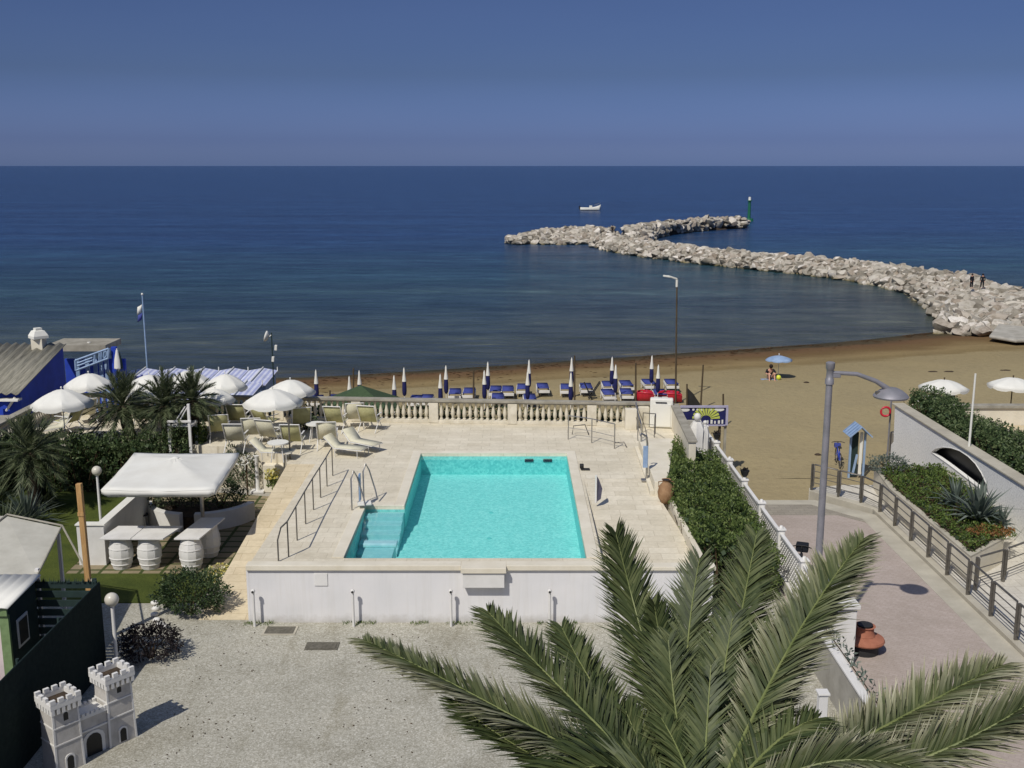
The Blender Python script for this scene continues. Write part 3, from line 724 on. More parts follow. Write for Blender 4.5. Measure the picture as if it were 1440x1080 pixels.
for k,(tp,md,dr,ll) in enumerate(FR):
    T_ = GY(*tp); Mi = GY(*md); P0 = Vector((pc.x,pc.y,pc.z))+ (Mi-pc).normalized()*.25
    P1 = Mi*2-(P0+T_)*.5
    ln = (T_-P0).length
    lf = MB(); ra = MB(); dd = []
    frond(lf, ra, [P0,P1,T_], max(90,int(ln*74)), ll*1.28, .036, .026, dd, dr, rp_, bare=.10, vee=.2, a0=56, a1=32)
    o = part(t,'frond',lf,M['frond'])
    a = o.data.attributes.new('tipdry','FLOAT','POINT'); a.data.foreach_set('value', dd)
    part(o,'rachis',ra,M['rachis'],60)
# ---- small palms on the left
def smallpalm(label, base, h, cr, seed, nf=38, lean=(0,0), bushy=.0, lm='leafpalm', name='palm_tree', droop=.5, ll=.30):
    r = random.Random(seed)
    t = thing(name, label, 'palm tree', base, None)
    b = Vector(base); top = b+Vector((lean[0],lean[1],h))
    mb = MB(); pts = [b.lerp(top,i/12)+Vector((0,0,0)) for i in range(13)]
    mb.tube(pts,[.17+.03*(i%2)+.06*(i/12) for i in range(13)],10); part(t,'trunk',mb,M['trunk'],40)
    lf = MB(); ra = MB()
    for k in range(nf):
        a = 2*pi*k*.381966+r.uniform(-.2,.2); el = radians(82-125*(k/nf)**.9+r.uniform(-9,9))
        ln = cr*r.uniform(.8,1.1)
        d = Vector((cos(a)*cos(el),sin(a)*cos(el),sin(el)))
        P1 = top+d*ln*.55; P2 = top+d*ln+Vector((0,0,-ln*droop*(cos(el)**1.2)*.6))
        frond(lf, ra, [top,P1,P2], 30, ll*cr/1.1, .036, .014, None, 0, r, bare=.18, vee=.3, segs=6, two=False, nt=4, a0=60, a1=18)
    part(t,'crown',lf,M[lm]); part(t,'leaf_stalks',ra,M[lm],60)
    return t
p = G(178,690,.0); smallpalm('leaning dark feather palm with a bent trunk, behind the garden hedge', (p.x,40.2,0), 2.9, 1.5, 3, 72, (-.55,.1))
p = GY(238,636,39.6); smallpalm('short palm with a dense dark crown just behind the square canopy', (p.x,39.6,0.0), 3.05, 1.4, 4, 76, (-.05,.1))
p = GY(275,636,39.9); smallpalm('palm with a thin trunk rising beside the white high chair', (p.x,39.9,0.0), 3.2, 1.25, 5, 70, (0,.0))
p = G(40,740,0); smallpalm('spiky palm with stiff radiating leaves at the left edge of the lawn', (p.x-.4,36.0,0), 2.2, 1.45, 6, 76, (0,0), ll=.34)
# cordyline / spiky clumps at the left edge
def spiky(name, label, c, r0, n, lm, seed, w=.06, group=None, h=1.0, zmin=.05):
    r = random.Random(seed); t = thing(name, label, 'plant', c, group); mb = MB()
    for k in range(n):
        a = r.uniform(0,2*pi); el = radians(r.uniform(12,85)); ln = r0*r.uniform(.6,1.1)
        d = Vector((cos(a)*cos(el),sin(a)*cos(el),sin(el)*h)); p0 = Vector(c)+Vector((0,0,zmin)); p1 = p0+d*ln*.6
        p2 = p1+(d+Vector((0,0,-.55*cos(el)))).normalized()*ln*.45; s = d.cross(Vector((0,0,1))).normalized()*w*r.uniform(.7,1.2)
        mb.add([p0-s*.5,p0+s*.5,p1+s*.6,p1-s*.6,p2],[(0,1,2,3),(3,2,4)])
    part(t,'leaves',mb,M[lm]); part(t,'stump',MB().cyl(c,(c[0],c[1],c[2]+.25),.12,.08,8),M['trunk'],40)
    return t
for k,(px,py,sz_,lab) in enumerate(((8,760,1.25,'lowest spiky plant at the left picture edge, above the shed roof'),(38,742,1.35,'broad clump of sword leaves left of the lawn'),(62,715,1.1,'rounded spiky clump at the lawn edge under the palm'),(-10,720,1.3,'spiky clump cut off by the left picture edge'))):
    p = G(px,py,0); spiky('spiky_shrub', lab, (p.x,p.y,0), sz_, 190, 'leafgrey' if k==1 else 'leafpalm', 20+k, .05, 'spiky shrubs left of the lawn')
# hedges and shrubs
hedge('hedge','long dark clipped hedge between the lawn and the sun terrace','hedge',[(-21.5,38.6),(-13.6,38.2),(-12.2,38.7),(-12.2,39.4),(-21.5,40.1)],0,1.95,17000,M['leafmid'],.10,1,wob=.3)
hedge('hedge','yellow green hedge strip behind the dark hedge, between the two palm trunks','hedge',[(-13.2,39.3),(-11.8,39.3),(-11.8,40),(-13.2,40)],1.5,2.35,1600,M['leafbright'],.08,2)
def hz(x,y): return 2.05-.32*max(0,(x-5.6))+.05*(y-33)*.6
hedge('hedge','thick clipped green hedge between the right planter wall and the white fence','hedge',[(5.25,28.2),(7.5,28.2),(7.55,38.3),(6.0,38.3),(5.05,32.8)],0.0,hz,30000,M['leafhedge'],.082,3,wob=.2)
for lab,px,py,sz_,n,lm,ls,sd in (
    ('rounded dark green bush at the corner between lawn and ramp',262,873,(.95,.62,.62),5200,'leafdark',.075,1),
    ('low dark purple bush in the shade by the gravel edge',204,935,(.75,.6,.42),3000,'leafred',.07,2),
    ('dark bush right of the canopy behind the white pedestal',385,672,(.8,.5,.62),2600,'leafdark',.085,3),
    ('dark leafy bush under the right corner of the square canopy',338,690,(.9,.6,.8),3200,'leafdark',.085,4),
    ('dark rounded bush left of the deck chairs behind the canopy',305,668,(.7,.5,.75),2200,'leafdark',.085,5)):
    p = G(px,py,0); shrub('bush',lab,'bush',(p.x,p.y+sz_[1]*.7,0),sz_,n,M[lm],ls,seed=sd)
p = G(222,700,0)
# curved white planter with its plants, under the canopy
def arcpoly(c, r0, r1, a0, a1, n=14):
    A = [radians(a0+(a1-a0)*i/n) for i in range(n+1)]
    return [(c[0]+r1*cos(a),c[1]+r1*sin(a)) for a in A]+[(c[0]+r0*cos(a),c[1]+r0*sin(a)) for a in A[::-1]]
cpl = (-10.8,35.9)
t = thing('curved_planter','curved white planter wall like a bench under the canopy, split by a gap','planter',(cpl[0],cpl[1],0))
for a0,a1 in ((196,262),(276,342)):
    part(t,'bench_wall',MB().prism(arcpoly(cpl,1.75,2.0,a0,a1),0,.62),M['white'],35)
part(t,'soil',MB().prism(arcpoly(cpl,0.02,1.74,180,360),0,.45),M['trunk'])
shrub('shrub','twiggy shrub growing in the curved white planter','shrub',(cpl[0]-.8,cpl[1]-.8,.45),(.95,.6,.55),2600,M['leafpalm'],.08,seed=9)
shrub('shrub','dark shrub in the right half of the curved planter','shrub',(cpl[0]+.75,cpl[1]-.7,.45),(.9,.6,.5),2000,M['leafdark'],.08,seed=10)
# flowers
def flowers(label, c, rx, ry, n, seed, lm='flower', h=.25, ls=.07, name='flower_bed', cat='flowers'):
    r = random.Random(seed); t = thing(name,label,cat,c); mb = MB(); g = MB()
    for k in range(n):
        a = r.uniform(0,2*pi); q = r.random()**.5; p = (c[0]+rx*q*cos(a), c[1]+ry*q*sin(a), c[2]+h*r.uniform(.5,1.1))
        for j in range(3): mb.leaf((p[0]+r.gauss(0,.02),p[1]+r.gauss(0,.02),p[2]), ls, ls*.9, r)
    for k in range(n*3):
        a = r.uniform(0,2*pi); q = r.random()**.5
        g.leaf((c[0]+rx*q*cos(a), c[1]+ry*q*sin(a), c[2]+h*r.uniform(.0,.75)), ls*1.1, ls*.6, r)
    part(t,'blossoms',mb,M[lm]); part(t,'leaves',g,M['leafhedge']); return t
p = G(304,815,0); flowers('yellow and white flowers at the near end of the pavers by the ramp',(p.x,p.y,0.01),.38,.65,100,1)
p = G(401,706,0.0); flowers('pale flowers along the far side of the ramp by the pavers',(p.x-.25,p.y-.3,.01),.3,1.2,80,2)
p = G(398,665,.3); flowers('lime yellow plant at the foot of the terrace corner',(p.x,38.1,.3),.25,.2,60,3,h=.6,ls=.1,name='lime_plant',cat='plant')
# pale stones edging the bush
for k,(px,py) in enumerate(((217,850),(219,858),(218,866),(221,874),(225,881),(232,884))):
    p = G(px,py,0); mb = MB(); bm = bmesh.new(); bmesh.ops.create_icosphere(bm,subdivisions=2,radius=.09)
    for v in bm.verts: v.co *= 1+.35*mnoise.noise(v.co*9+Vector((k*5,0,0)))
    mb.v = [(v.co.x*1.3+p.x,v.co.y+p.y,v.co.z*.8+.05) for v in bm.verts]; mb.f = [tuple(v.index for v in f.verts) for f in bm.faces]; bm.free()
    solo('edging_stone',mb,M['white'],ORD[k]+' from the lawn end in the row of pale stones left of the corner bush','stone',(p.x,p.y,0),'pale edging stones by the bush',60)
# ---- right-hand planter with ground cover and agave
pz = .85
PL = [(13.3,29.3),(14.95,30.8),(15.9,33.2),(16.15,38.6),(13.6,38.6),(13.25,36)]
t = thing('raised_planter','cream walled raised planter with a pointed end, against the stucco wall','planter',(14.5,33,0))
mb = MB().prism(PL,0.1,pz); part(t,'planter_wall',mb,M['cream'])
cen = (14.6,34)
inn = [(cen[0]+(x-cen[0])*.86,cen[1]+(y-cen[1])*.93) for x,y in PL]
part(t,'coping',MB().prism(PL,pz+.002,pz+.06),M['kerb'])
part(t,'soil',MB().prism(inn,pz+.06,pz+.09),M['trunk'])
hedge('ground_cover_planting','bright green low planting filling the raised planter','plants',inn,pz,pz+.3,9000,M['leafbright'],.075,7,wob=.12)
p = G(1385,748,pz+.1); flowers('orange brown succulents at the near end of the raised planter',(14.6,31.0,pz+.1),.75,.45,220,5,'flowerred',.16,.07,'succulent_patch','plants')
spiky('agave','large blue grey agave with long arching sword leaves in the raised planter',(14.75,32.2,pz+.1),1.35,110,'leafgrey',31,.09,'agaves in the raised planter',1)
spiky('agave','smaller grey agave at the planter end by the stucco wall',(15.2,31.6,pz+.1),.75,30,'leafgrey',32,.08,'agaves in the raised planter',1)
spiky('agave','pale strappy agave behind the large one',(14.6,33.6,pz+.1),1.0,60,'leafgrey',33,.07,'agaves in the raised planter',1)
shrub('shrub','grey green shrub at the far end of the raised planter','shrub',(13.9,38.0,pz),(.7,.5,.35),1500,M['leafgrey'],.07,seed=12)
# hedge behind the stucco wall
hedge('hedge','dark glossy hedge along the top of the white stucco wall','hedge',[(17.1,28),(18.7,28),(18.3,45.0),(17.1,45.0)],.6,lambda x,y: 2.45+.12*sin(y*.9),30000,M['leafmid'],.1,8,wob=.32)

o = solo('weeds',WEED,M['leafbright'],'low weeds along the foot of the white pool wall','weeds',(0,26.6,0)); o['kind'] = 'stuff'
o = solo('leaf_litter',LITTER,M['stem'],'dry leaves scattered over the gravel yard','leaves',(0,21,0)); o['kind'] = 'stuff'
# ================================================================= MASONRY AND RAILS
# ---- balustrade at the sea side of the terrace
A0 = Vector((-19.4,44.05,D)); B0 = Vector((6.35,42.2,D)); dirb = (B0-A0).normalized(); nrm = Vector((-dirb.y,dirb.x,0)); ang = math.atan2(dirb.y,dirb.x)
def baluster_mesh():
    prof = [(.075,0),(.075,.05),(.045,.08),(.055,.12),(.085,.24),(.08,.34),(.045,.52),(.038,.60),(.06,.64),(.06,.70)]
    return prof
def balustrade(label, A, B, piers, per_bay, name='balustrade', h=1.0, first=None):
    t = thing(name,label,'balustrade',tuple((A+B)/2)); d = (B-A).normalized(); n = Vector((-d.y,d.x,0)); an = math.atan2(d.y,d.x); Ln = (B-A).length
    mb = MB().obox((A+B)/2+Vector((0,0,.07)),(Ln,.26,.14),an); part(t,'base',mb,M['stonebal'],bevel=.01)
    mb = MB().obox((A+B)/2+Vector((0,0,h-.05)),(Ln+.1,.34,.10),an); mb.obox((A+B)/2+Vector((0,0,h-.125)),(Ln,.24,.05),an); part(t,'rail',mb,M['greyrail'],bevel=.012)
    proto = None
    for i,s in enumerate(piers):
        c = A+d*s; w = .38
        mb = MB().obox(c+Vector((0,0,.5-.06)),(w,.30,h-.16),an); part(t,'pier',mb,M['stonebal'],bevel=.01)
    for s0,s1 in zip(piers,piers[1:]):
        g0,g1 = s0+.19,s1-.19; nb = per_bay if s1-s0 > 2.5 else max(2,int((s1-s0)/.25)-1)
        for k in range(nb):
            c = A+d*(g0+(g1-g0)*(k+.5)/nb)
            if proto is None:
                proto = part(t,'baluster',MB().lathe((c.x,c.y,c.z+.142),baluster_mesh(),8,False),M['stonebal'],50); c0 = c.copy()
            else:
                o = proto.copy(); C.objects.link(o); o.parent = t; o.location = c-c0
    return t
ps = [(-19.4+3.235*k) for k in range(8)]
piers = [0.0]+[ (x+19.4)/dirb.x for x in (-16.15,-12.9,-9.68,-6.45,-3.22,.02,3.26,5.35)]+[(B0-A0).length]
balustrade('long cast stone balustrade between the sun terrace and the beach',A0,B0,piers,12)
balustrade('cast stone balustrade running towards the camera at the left end of the terrace',Vector((-19.5,36.0,D-.3)),Vector((-19.5,43.9,D-.3)),[0,2.6,5.2,7.9],12,h=1.15)
# parapet at the right end
t = thing('parapet_wall','cream parapet with a weathered coping at the right end of the terrace','wall',(6.5,39,0))
part(t,'wall',MB().prism([(6.2,36.2),(6.45,36.2),(6.7,42.05),(6.45,42.05)],-1.4,2.5),M['cream'])
part(t,'coping',MB().prism([(6.16,36.15),(6.49,36.15),(6.74,42.1),(6.41,42.1)],2.503,2.58),M['greyrail'],bevel=.01)
part(t,'pilaster',MB().box(5.05,5.55,42.0,42.3,D,2.44),M['stonebal'],bevel=.01)
# planter wall beside the side ramp, with its low ledge
t = thing('planter_wall','broad cream wall top between the lower deck and the clipped hedge','wall',(5.2,34,0))
part(t,'wall',MB().prism([(4.75,38.8),(4.62,33.2),(5.02,33.1),(5.98,38.3),(6.15,38.8)],0,1.98),M['cream'],bevel=.015)
part(t,'kerb',MB().prism([(4.98,33.05),(5.06,27.0),(5.22,27.0),(5.10,33.05)],0,1.62),M['cream'],bevel=.01)
part(t,'ledge',MB().prism([(4.60,38.8),(4.48,33.2),(4.617,33.2),(4.747,38.8)],0,1.68),M['cream'],bevel=.01)
# right boundary fence: white wall with lattice panels, piers and coping
FX = 7.9
t = thing('boundary_fence','white fence of lattice panels and capped piers between the hotel and the promenade','fence',(FX,33,0))
part(t,'plinth',MB().box(FX-.1,FX+.1,25.5,44,-1.2,.35),M['white'])
py_ = [25.6]+[27.3+2.52*k for k in range(7)]
for y in py_:
    q = part(t,'pier',MB().box(FX-.10,FX+.10,y-.10,y+.10,-.2,1.53),M['white'],bevel=.01)
    part(q,'pier_cap',MB().box(FX-.13,FX+.13,y-.13,y+.13,1.533,1.58).cyl((FX,y,1.58),(FX,y,1.66),.07,.04,10),M['white'],40,bevel=.008)
for a,b in zip(py_,py_[1:]):
    mb = MB(); y0,y1 = a+.10,b-.10; H0,H1 = .35,1.38
    n = max(3,int((y1-y0)/.17))
    for k in range(-5,n+6):
        yy = y0+(y1-y0)*k/n
        for sg in (1,-1):
            yA,zA,yB,zB = yy,H0,yy+sg*(H1-H0),H1
            # clip to the panel
            def cl(yA,zA,yB,zB):
                tA,tB = 0,1
                dy = yB-yA
                for lim,s in ((y0,1),(y1,-1)):
                    va,vb = (yA-lim)*s,(yB-lim)*s
                    if va < 0 and vb < 0: return None
                    if va < 0: tA = max(tA, va/(va-vb))
                    if vb < 0: tB = min(tB, va/(va-vb))
                if tA >= tB: return None
                return (yA+dy*tA, zA+(zB-zA)*tA, yA+dy*tB, zA+(zB-zA)*tB)
            r_ = cl(yA,zA,yB,zB)
            if r_ and abs(r_[2]-r_[0]) > .04:
                mb.cyl((FX+sg*.012,r_[0],r_[1]),(FX+sg*.012,r_[2],r_[3]),.028,n=4,caps=False)
    q = part(t,'lattice_panel',mb,M['white'])
    part(t,'top_rail',MB().box(FX-.055,FX+.055,y0,y1,1.38,1.45),M['white'],bevel=.01)
# pots on fence piers
for k,y in enumerate((py_[4],py_[6])):
    t = thing('flower_pot',('small dark pot on the fence pier beside the middle of the hedge','dark round pot on the fence pier below the beach sign')[k],'pot',(FX,y,1.66),'dark pots on fence piers')
    part(t,'pot',MB().lathe((FX,y,1.662),[(.07,0),(.12,.08),(.15,.2),(.16,.22)],12),M['black'],40)
    mb = MB(); r = random.Random(k)
    for i in range(60): mb.leaf((FX+r.gauss(0,.06),y+r.gauss(0,.06),1.88+abs(r.gauss(0,.05))),.08,.05,r)
    part(t,'plant',mb,M['leafred'])
# near pier with stepped cap and grey gate wall
t = thing('gate_pier','tall white square pier with two stepped caps by the round clay bench','pier',(8.35,24.3,0))
part(t,'shaft',MB().box(7.5,8.36,24.2,24.62,0,1.5),M['white'],bevel=.01)
part(t,'lower_cap',MB().box(7.45,8.42,24.12,24.66,1.503,1.6),M['white'],bevel=.01)
part(t,'upper_cap',MB().box(7.75,8.35,24.75,25.4,1.75,1.85).box(7.8,8.3,24.8,25.35,.0,1.749),M['white'],bevel=.01)
t = thing('boundary_wall','smooth grey wall sloping down beside the promenade, near the palm fronds','wall',(8.0,21,0))
mb = MB(); 
for (x0,x1,ya,yb,za,zb) in ((7.75,7.9,18.4,24.1,1.25,1.25),):
    mb.prism([(7.30,ya),(7.44,ya),(7.44,yb),(7.30,yb)],0,1.1)
part(t,'wall',mb,M['concrete'])
part(t,'coping',MB().prism([(7.27,18.4),(7.47,18.4),(7.47,24.1),(7.27,24.1)],1.103,1.16),M['white'],bevel=.008)
mb = MB(); r = random.Random(5)
for k in range(220):
    u = r.random(); mb.leaf((7.47+r.gauss(.06,.07),18.6+5.3*u+0,1.22+abs(r.gauss(0,.12))),.14,.05,r)
t = thing('climbing_plant','pale dry climber along the coping of the grey wall','plant',(8,21,1.1)); part(t,'leaves',mb,M['leafgrey']); part(t,'runner',MB().tube([(7.5,18.6,1.15),(7.52,21,1.17),(7.5,23.8,1.15)],.015,5),M['stem'])
t = thing('gate_post','square white post standing at the inner side of the grey wall','post',(6.33,20.0,0))
p = GY(1157,975,20.0)
part(t,'shaft',MB().box(p.x-.09,p.x+.09,19.9,20.08,0,p.z),M['white'],bevel=.01); part(t,'cap',MB().box(p.x-.12,p.x+.12,19.87,20.11,p.z+.002,p.z+.05),M['white'],bevel=.008)
t = thing('low_wall','end of a white wall top at the lower right edge','wall',(7.9,17,0))
part(t,'wall',MB().prism([(7.6,15.2),(7.9,15.2),(7.85,17.6),(7.55,17.6)],0,1.3),M['white'],bevel=.01); part(t,'coping',MB().prism([(7.5,15.1),(8.0,15.1),(7.95,17.7),(7.45,17.7)],1.303,1.37),M['white'],bevel=.01)
# ---- white stucco wall with an eye shaped opening
WX = 16.3
wall = [(28,-1.2),(44.4,-1.2),(44.4,.25),(44.15,.45),(44.3,2.0),(28,2.0)]
hole = [GX(px,py,WX) for px,py in ((1310,636),(1316,631),(1326,629),(1338,630),(1350,634),(1362,642),(1372,652),(1381,666),(1388,682),(1391,697),(1372,682),(1350,665),(1330,650))]
hole = [(p.y,p.z) for p in hole]
bm = bmesh.new()
def loop(pts, x): 
    vs = [bm.verts.new((x,y,z)) for y,z in pts]; return vs,[bm.edges.new((a,b)) for a,b in zip(vs,vs[1:]+vs[:1])]
v1,e1 = loop(wall,WX); v2,e2 = loop(hole,WX)
bmesh.ops.triangle_fill(bm,use_beauty=True,edges=e1+e2,use_dissolve=False)
bm.verts.index_update()
F = [tuple(v.index for v in f.verts) for f in bm.faces]; V = [tuple(v.co) for v in bm.verts]; n = len(V); n1 = len(wall); n2 = len(hole)
mb = MB(); mb.v = V+[(x+.16,y,z) for x,y,z in V]; mb.f = F+[tuple(n+i for i in f[::-1]) for f in F]
mb.f += [(i,(i+1)%n1,n+(i+1)%n1,n+i) for i in range(n1)]+[(n1+i,n1+(i+1)%n2,n+n1+(i+1)%n2,n+n1+i) for i in range(n2)]
bm.free()
bm = bmesh.new(); tmp = bpy.data.meshes.new('x'); tmp.from_pydata(mb.v,[],mb.f); bm.from_mesh(tmp); bmesh.ops.recalc_face_normals(bm,faces=bm.faces)
mb = MB(); mb.v = [tuple(v.co) for v in bm.verts]; mb.f = [tuple(v.index for v in f.verts) for f in bm.faces]; bm.free(); bpy.data.meshes.remove(tmp)
t = thing('stucco_wall','rough white stucco wall with an eye shaped opening, right of the raised planter','wall',(WX,36,0))
part(t,'wall',mb,M['stucco'])
part(t,'coping',MB().box(WX-.06,WX+.46,28,44.5,2.003,2.07),M['kerb'],bevel=.01)
hy0,hy1 = min(h[0] for h in hole)-.2,max(h[0] for h in hole)+.2; hz0 = min(h[1] for h in hole)-.1
part(t,'dark_backing',MB().box(WX+.36,WX+.40,hy0,hy1,hz0-.1,1.98),M['glassdark'])  # near-black sheet paints the dark interior behind the opening
# front edge rim of the opening
mb = MB(); mb.tube([(WX-.01,y,z) for y,z in hole]+[(WX-.01,)+hole[0]],.016,5); part(t,'opening_rim',mb,M['white'],60)
p = GX(1352,662,WX+.5)
part(t,'board_inside',MB().obox((WX+.27,p.y,p.z-.2),(.04,.22,.7),0,.3),M['postgrey'])
solo('terrace_slope',MB().prism([(16.62,26),(22,26),(22,48),(16.62,45.5)],-1.3,.55),M['greyband'],'paved ground behind the stucco wall','paving')
bpy.data.objects['terrace_slope']['kind']='structure'; del bpy.data.objects['terrace_slope']['category']
# thin white pole on wall
p = GX(1363,625,WX+.2)
solo('white_pole',MB().cyl((WX+.2,p.y,2.072),(WX+.2,p.y,4.75),.045,.035,8),M['canvas'],'slender white pole standing on the coping of the stucco wall','pole',(WX+.2,p.y,2.07),smooth=50)
# beach bar wall on the far right and its flower trough
a = GY(1318,603,48); 
t = thing('low_wall','long white wall with grey coping below the two right-hand parasols','wall',(23,48.5,-1))
part(t,'wall',MB().box(19.2,32,48.4,48.7,-1.2,GY(1400,574,48.4).z),M['cream'])
part(t,'coping',MB().box(19.1,32,48.3,48.8,GY(1400,574,48.4).z+.002,GY(1400,570,48.4).z),M['greyrail'],bevel=.01)
solo('beach_bar_floor',MB().prism([(18.2,45.5),(22,45.5),(22,30),(34,30),(34,48.38),(18.2,48.38)],-1.4,-.42+.55),M['path'],'x','x'); o = bpy.data.objects['beach_bar_floor']; del o['category']; o['label']='pale floor of the beach bar yard'; o['kind']='structure'
zf = .13
p = G(1362,607,zf)
t = thing('flower_trough','white trough on two feet with three small conifers, before the white wall','planter',(p.x,p.y,zf))
part(t,'trough',MB().box(p.x-.4,p.x+.4,p.y-.12,p.y+.12,zf+.12,zf+.38),M['canvas'],bevel=.01)
for sx_ in (-.27,.27): part(t,'foot',MB().box(p.x+sx_-.05,p.x+sx_+.05,p.y-.1,p.y+.1,zf,zf+.118),M['canvas'])
for sx_ in (-.25,0,.25):
    mb = MB(); r = random.Random(3)
    for i in range(90):
        h = r.random(); mb.leaf((p.x+sx_+r.gauss(0,.04*(1.2-h)),p.y+r.gauss(0,.04*(1.2-h)),zf+.38+.3*h),.06,.03,r)
    part(t,'conifer',mb,M['leafdark'])
# ---- steel rails
def railing(label, pts, hts, mids=(.35,.65), name='railing', r=.028, mt='darksteel', post=(.06,.10), posts=None, group=None, gap=False):
    """pts: base points; post at each; top rail and mid rails between"""
    t = thing(name,label,'railing',tuple(pts[0]),group)
    for i,p in enumerate(pts):
        if posts and i not in posts: continue
        p = Vector(p); d = (Vector(pts[min(i+1,len(pts)-1)])-Vector(pts[max(0,i-1)])); an = math.atan2(d.y,d.x)
        part(t,'post',MB().obox(p+Vector((0,0,hts/2)),(post[0],post[1],hts),an),M[mt],bevel=.006)
    for i in range(len(pts)-1):
        a,b = Vector(pts[i]),Vector(pts[i+1]); u = Vector((0,0,1))
        if gap:
            q = (b-a)*.06
            a2,b2 = a+q,b-q
            mb = MB().tube([a2+u*.15,a2+u*(hts-.05),a2+u*hts+q*.3,b2+u*hts-q*.3,b2+u*(hts-.05),b2+u*.15],r,6)
        else: mb = MB().tube([a+u*hts,b+u*hts],r,6)
        part(t,'top_rail',mb,M[mt],60)
        mb = MB()
        for m in mids: mb.tube([a+u*hts*m,b+u*hts*m],r*.55,5)
        if mids: part(t,'mid_rail',mb,M[mt],60)
    return t
# promenade railing on a low kerb wall
base = [Vector((11.2,38.3,.12)),Vector((11.95,37.45,.12)),Vector((12.55,36.75,.12))]+[Vector((12.88,35.7-1.47*k,.12)) for k in range(12)]
t = thing('kerb_wall','low pale kerb under the promenade railing','kerb',(12.8,30,0))
part(t,'kerb',MB().prism([(12.754,2),(12.985,2),(12.985,36.3),(11.35,38.35),(11.1,38.2),(12.754,36.05)],-1.2,.12),M['kerb'],bevel=.01)
railing('long steel railing with square posts and thin bars along the promenade kerb',base,1.0,(.30,.52,.75),gap=True,r=.03)
# second railing behind, along the steps at the right edge
b2 = [G(1371,830,.1),G(1410,818,.1),G(1455,800,.1),G(1500,782,.1)]
railing('steel railing climbing to the right edge beside the raised planter',[Vector((p.x,p.y,.1)) for p in b2],1.0,(.35,.65),gap=True,r=.03)
t = thing('steps','pale notched steps at the right picture edge below the stucco wall','steps',(15.2,29,0))
mb = MB()
for k in range(7): mb.box(15.0+.28*k,17.3,28.1+.0*k,29.4,.1+.1*k,.1+.1*(k+1)-.003)
part(t,'treads',mb,M['kerb'],bevel=.008)
# left deck railing
pts = []
for px,py in ((468,669),(460,684),(451,700),(441,717),(430,737),(418,760),(406,783)):
    p = G(px,py,D); pts.append(p)
pts = [Vector((p.x,min(max(p.y,27.1),36),D)) for p in pts]
t = railing('thin steel railing along the left edge of the pool deck with a sloping shadow',pts,1.0,(),r=.022,mt='darksteel',post=(.035,.035))
e_ = pts[-1]; part(t,'end_bend',MB().tube([e_+Vector((0,0,1)),e_+Vector((-.12,-.25,.92)),e_+Vector((-.2,-.35,.6)),e_+Vector((-.2,-.35,-.4))],.022,6),M['darksteel'],60)
p = G(452,775,D)
# ramp handrails at the back right
pts = [G(799,618,D),G(832,623,D),G(864,631,D)]
t = railing('low steel handrail near the balustrade, left one of two',[Vector(p) for p in pts],.95,(.5,),r=.02,mt='steel',post=(.035,.035))
p = G(810,611,D); part(t,'foot_bend',MB().tube([p+Vector((-.15,0,.0)),p+Vector((-.1,0,.35)),p+Vector((.35,0,.4)),p+Vector((.5,-.1,0))],.022,6),M['darksteel'],60)
p = G(868,628,D); part(t,'foot_loop',MB().tube([p+Vector((-.1,0,.15)),p+Vector((.25,0,.18)),p+Vector((.35,-.15,0))],.022,6),M['darksteel'],60)
b3 = [Vector((5.0,42,D)),Vector((4.85,39.9,D)),Vector((4.78,38.3,D))]
railing('steel stair rail beside the white cabinet at the right end of the deck',b3,1.05,(.5,),r=.02,mt='steel',post=(.04,.04))
b3 = [Vector((5.2,41.2,D)),Vector((5.45,39.4,D+.38)),Vector((5.35,38.9,1.98))]
railing('short bent handrail dropping onto the cream wall beside the cabinet',b3,.8,(.45,),r=.02,mt='darksteel',post=(.03,.03))
# pool entry rails
p = G(503,714,D)
t = thing('pool_handrail','pair of tall bent steel grab rails with a pale seat at the pool corner bay','pool handrail',tuple(p))
for dx,dy in ((-.14,-.25),(.12,.55)):
    a = Vector((p.x+dx,p.y+dy,D)); u = Vector((0,0,1))
    part(t,'rail',MB().tube([a,a+u*1.0,a+Vector((.07,.12,1.22)),a+Vector((.16,.2,1.0)),a+Vector((.36,.1,.35)),a+Vector((.42,.0,.12))],.024,7),M['steel'],60)
part(t,'seat',MB().obox((p.x+.22,p.y-.05,D+.16),(.42,.34,.05),.2),M['canvas'],bevel=.01)
part(t,'back_plate',MB().obox((p.x+.06,p.y+.15,D+.62),(.05,.22,.85),.0),M['ltblue'],bevel=.01)
# shower post with pale blue panel
p = G(909,676,D)
t = thing('outdoor_shower','bent grey shower post with a pale blue panel, against the cream wall','shower',tuple(p))
part(t,'post',MB().tube([p,p+Vector((0,0,1.3)),p+Vector((-.05,-.05,1.55)),p+Vector((-.2,-.1,1.66)),p+Vector((-.28,-.12,1.6))],.035,8),M['steel'],60)
part(t,'panel',MB().obox(p+Vector((-.06,-.06,.85)),(.16,.05,.75)),M['ltblue'],bevel=.01); part(t,'foot',MB().obox(p+Vector((-.03,-.03,.03)),(.3,.25,.06)),M['steel'],bevel=.008)
# post with grey cloth
p = G(838,707,D)
t = thing('flag_post','short white post with a folded grey cloth hanging beside the pool','post',tuple(p))
part(t,'post',MB().cyl(p,p+Vector((0,0,.9)),.035,.03,8),M['white'],50)
mb = MB(); mb.add([p+Vector((.03,0,.85)),p+Vector((.09,.02,.75)),p+Vector((.2,.03,.45)),p+Vector((.15,.04,.12)),p+Vector((.03,0,.05)),p+Vector((.06,.06,.5))],[(0,1,5),(1,2,5),(2,3,5),(3,4,5),(0,5,4)]); q = part(t,'cloth',mb,M['grey_cloth'])
md = q.modifiers.new('thick','SOLIDIFY'); md.thickness = .03
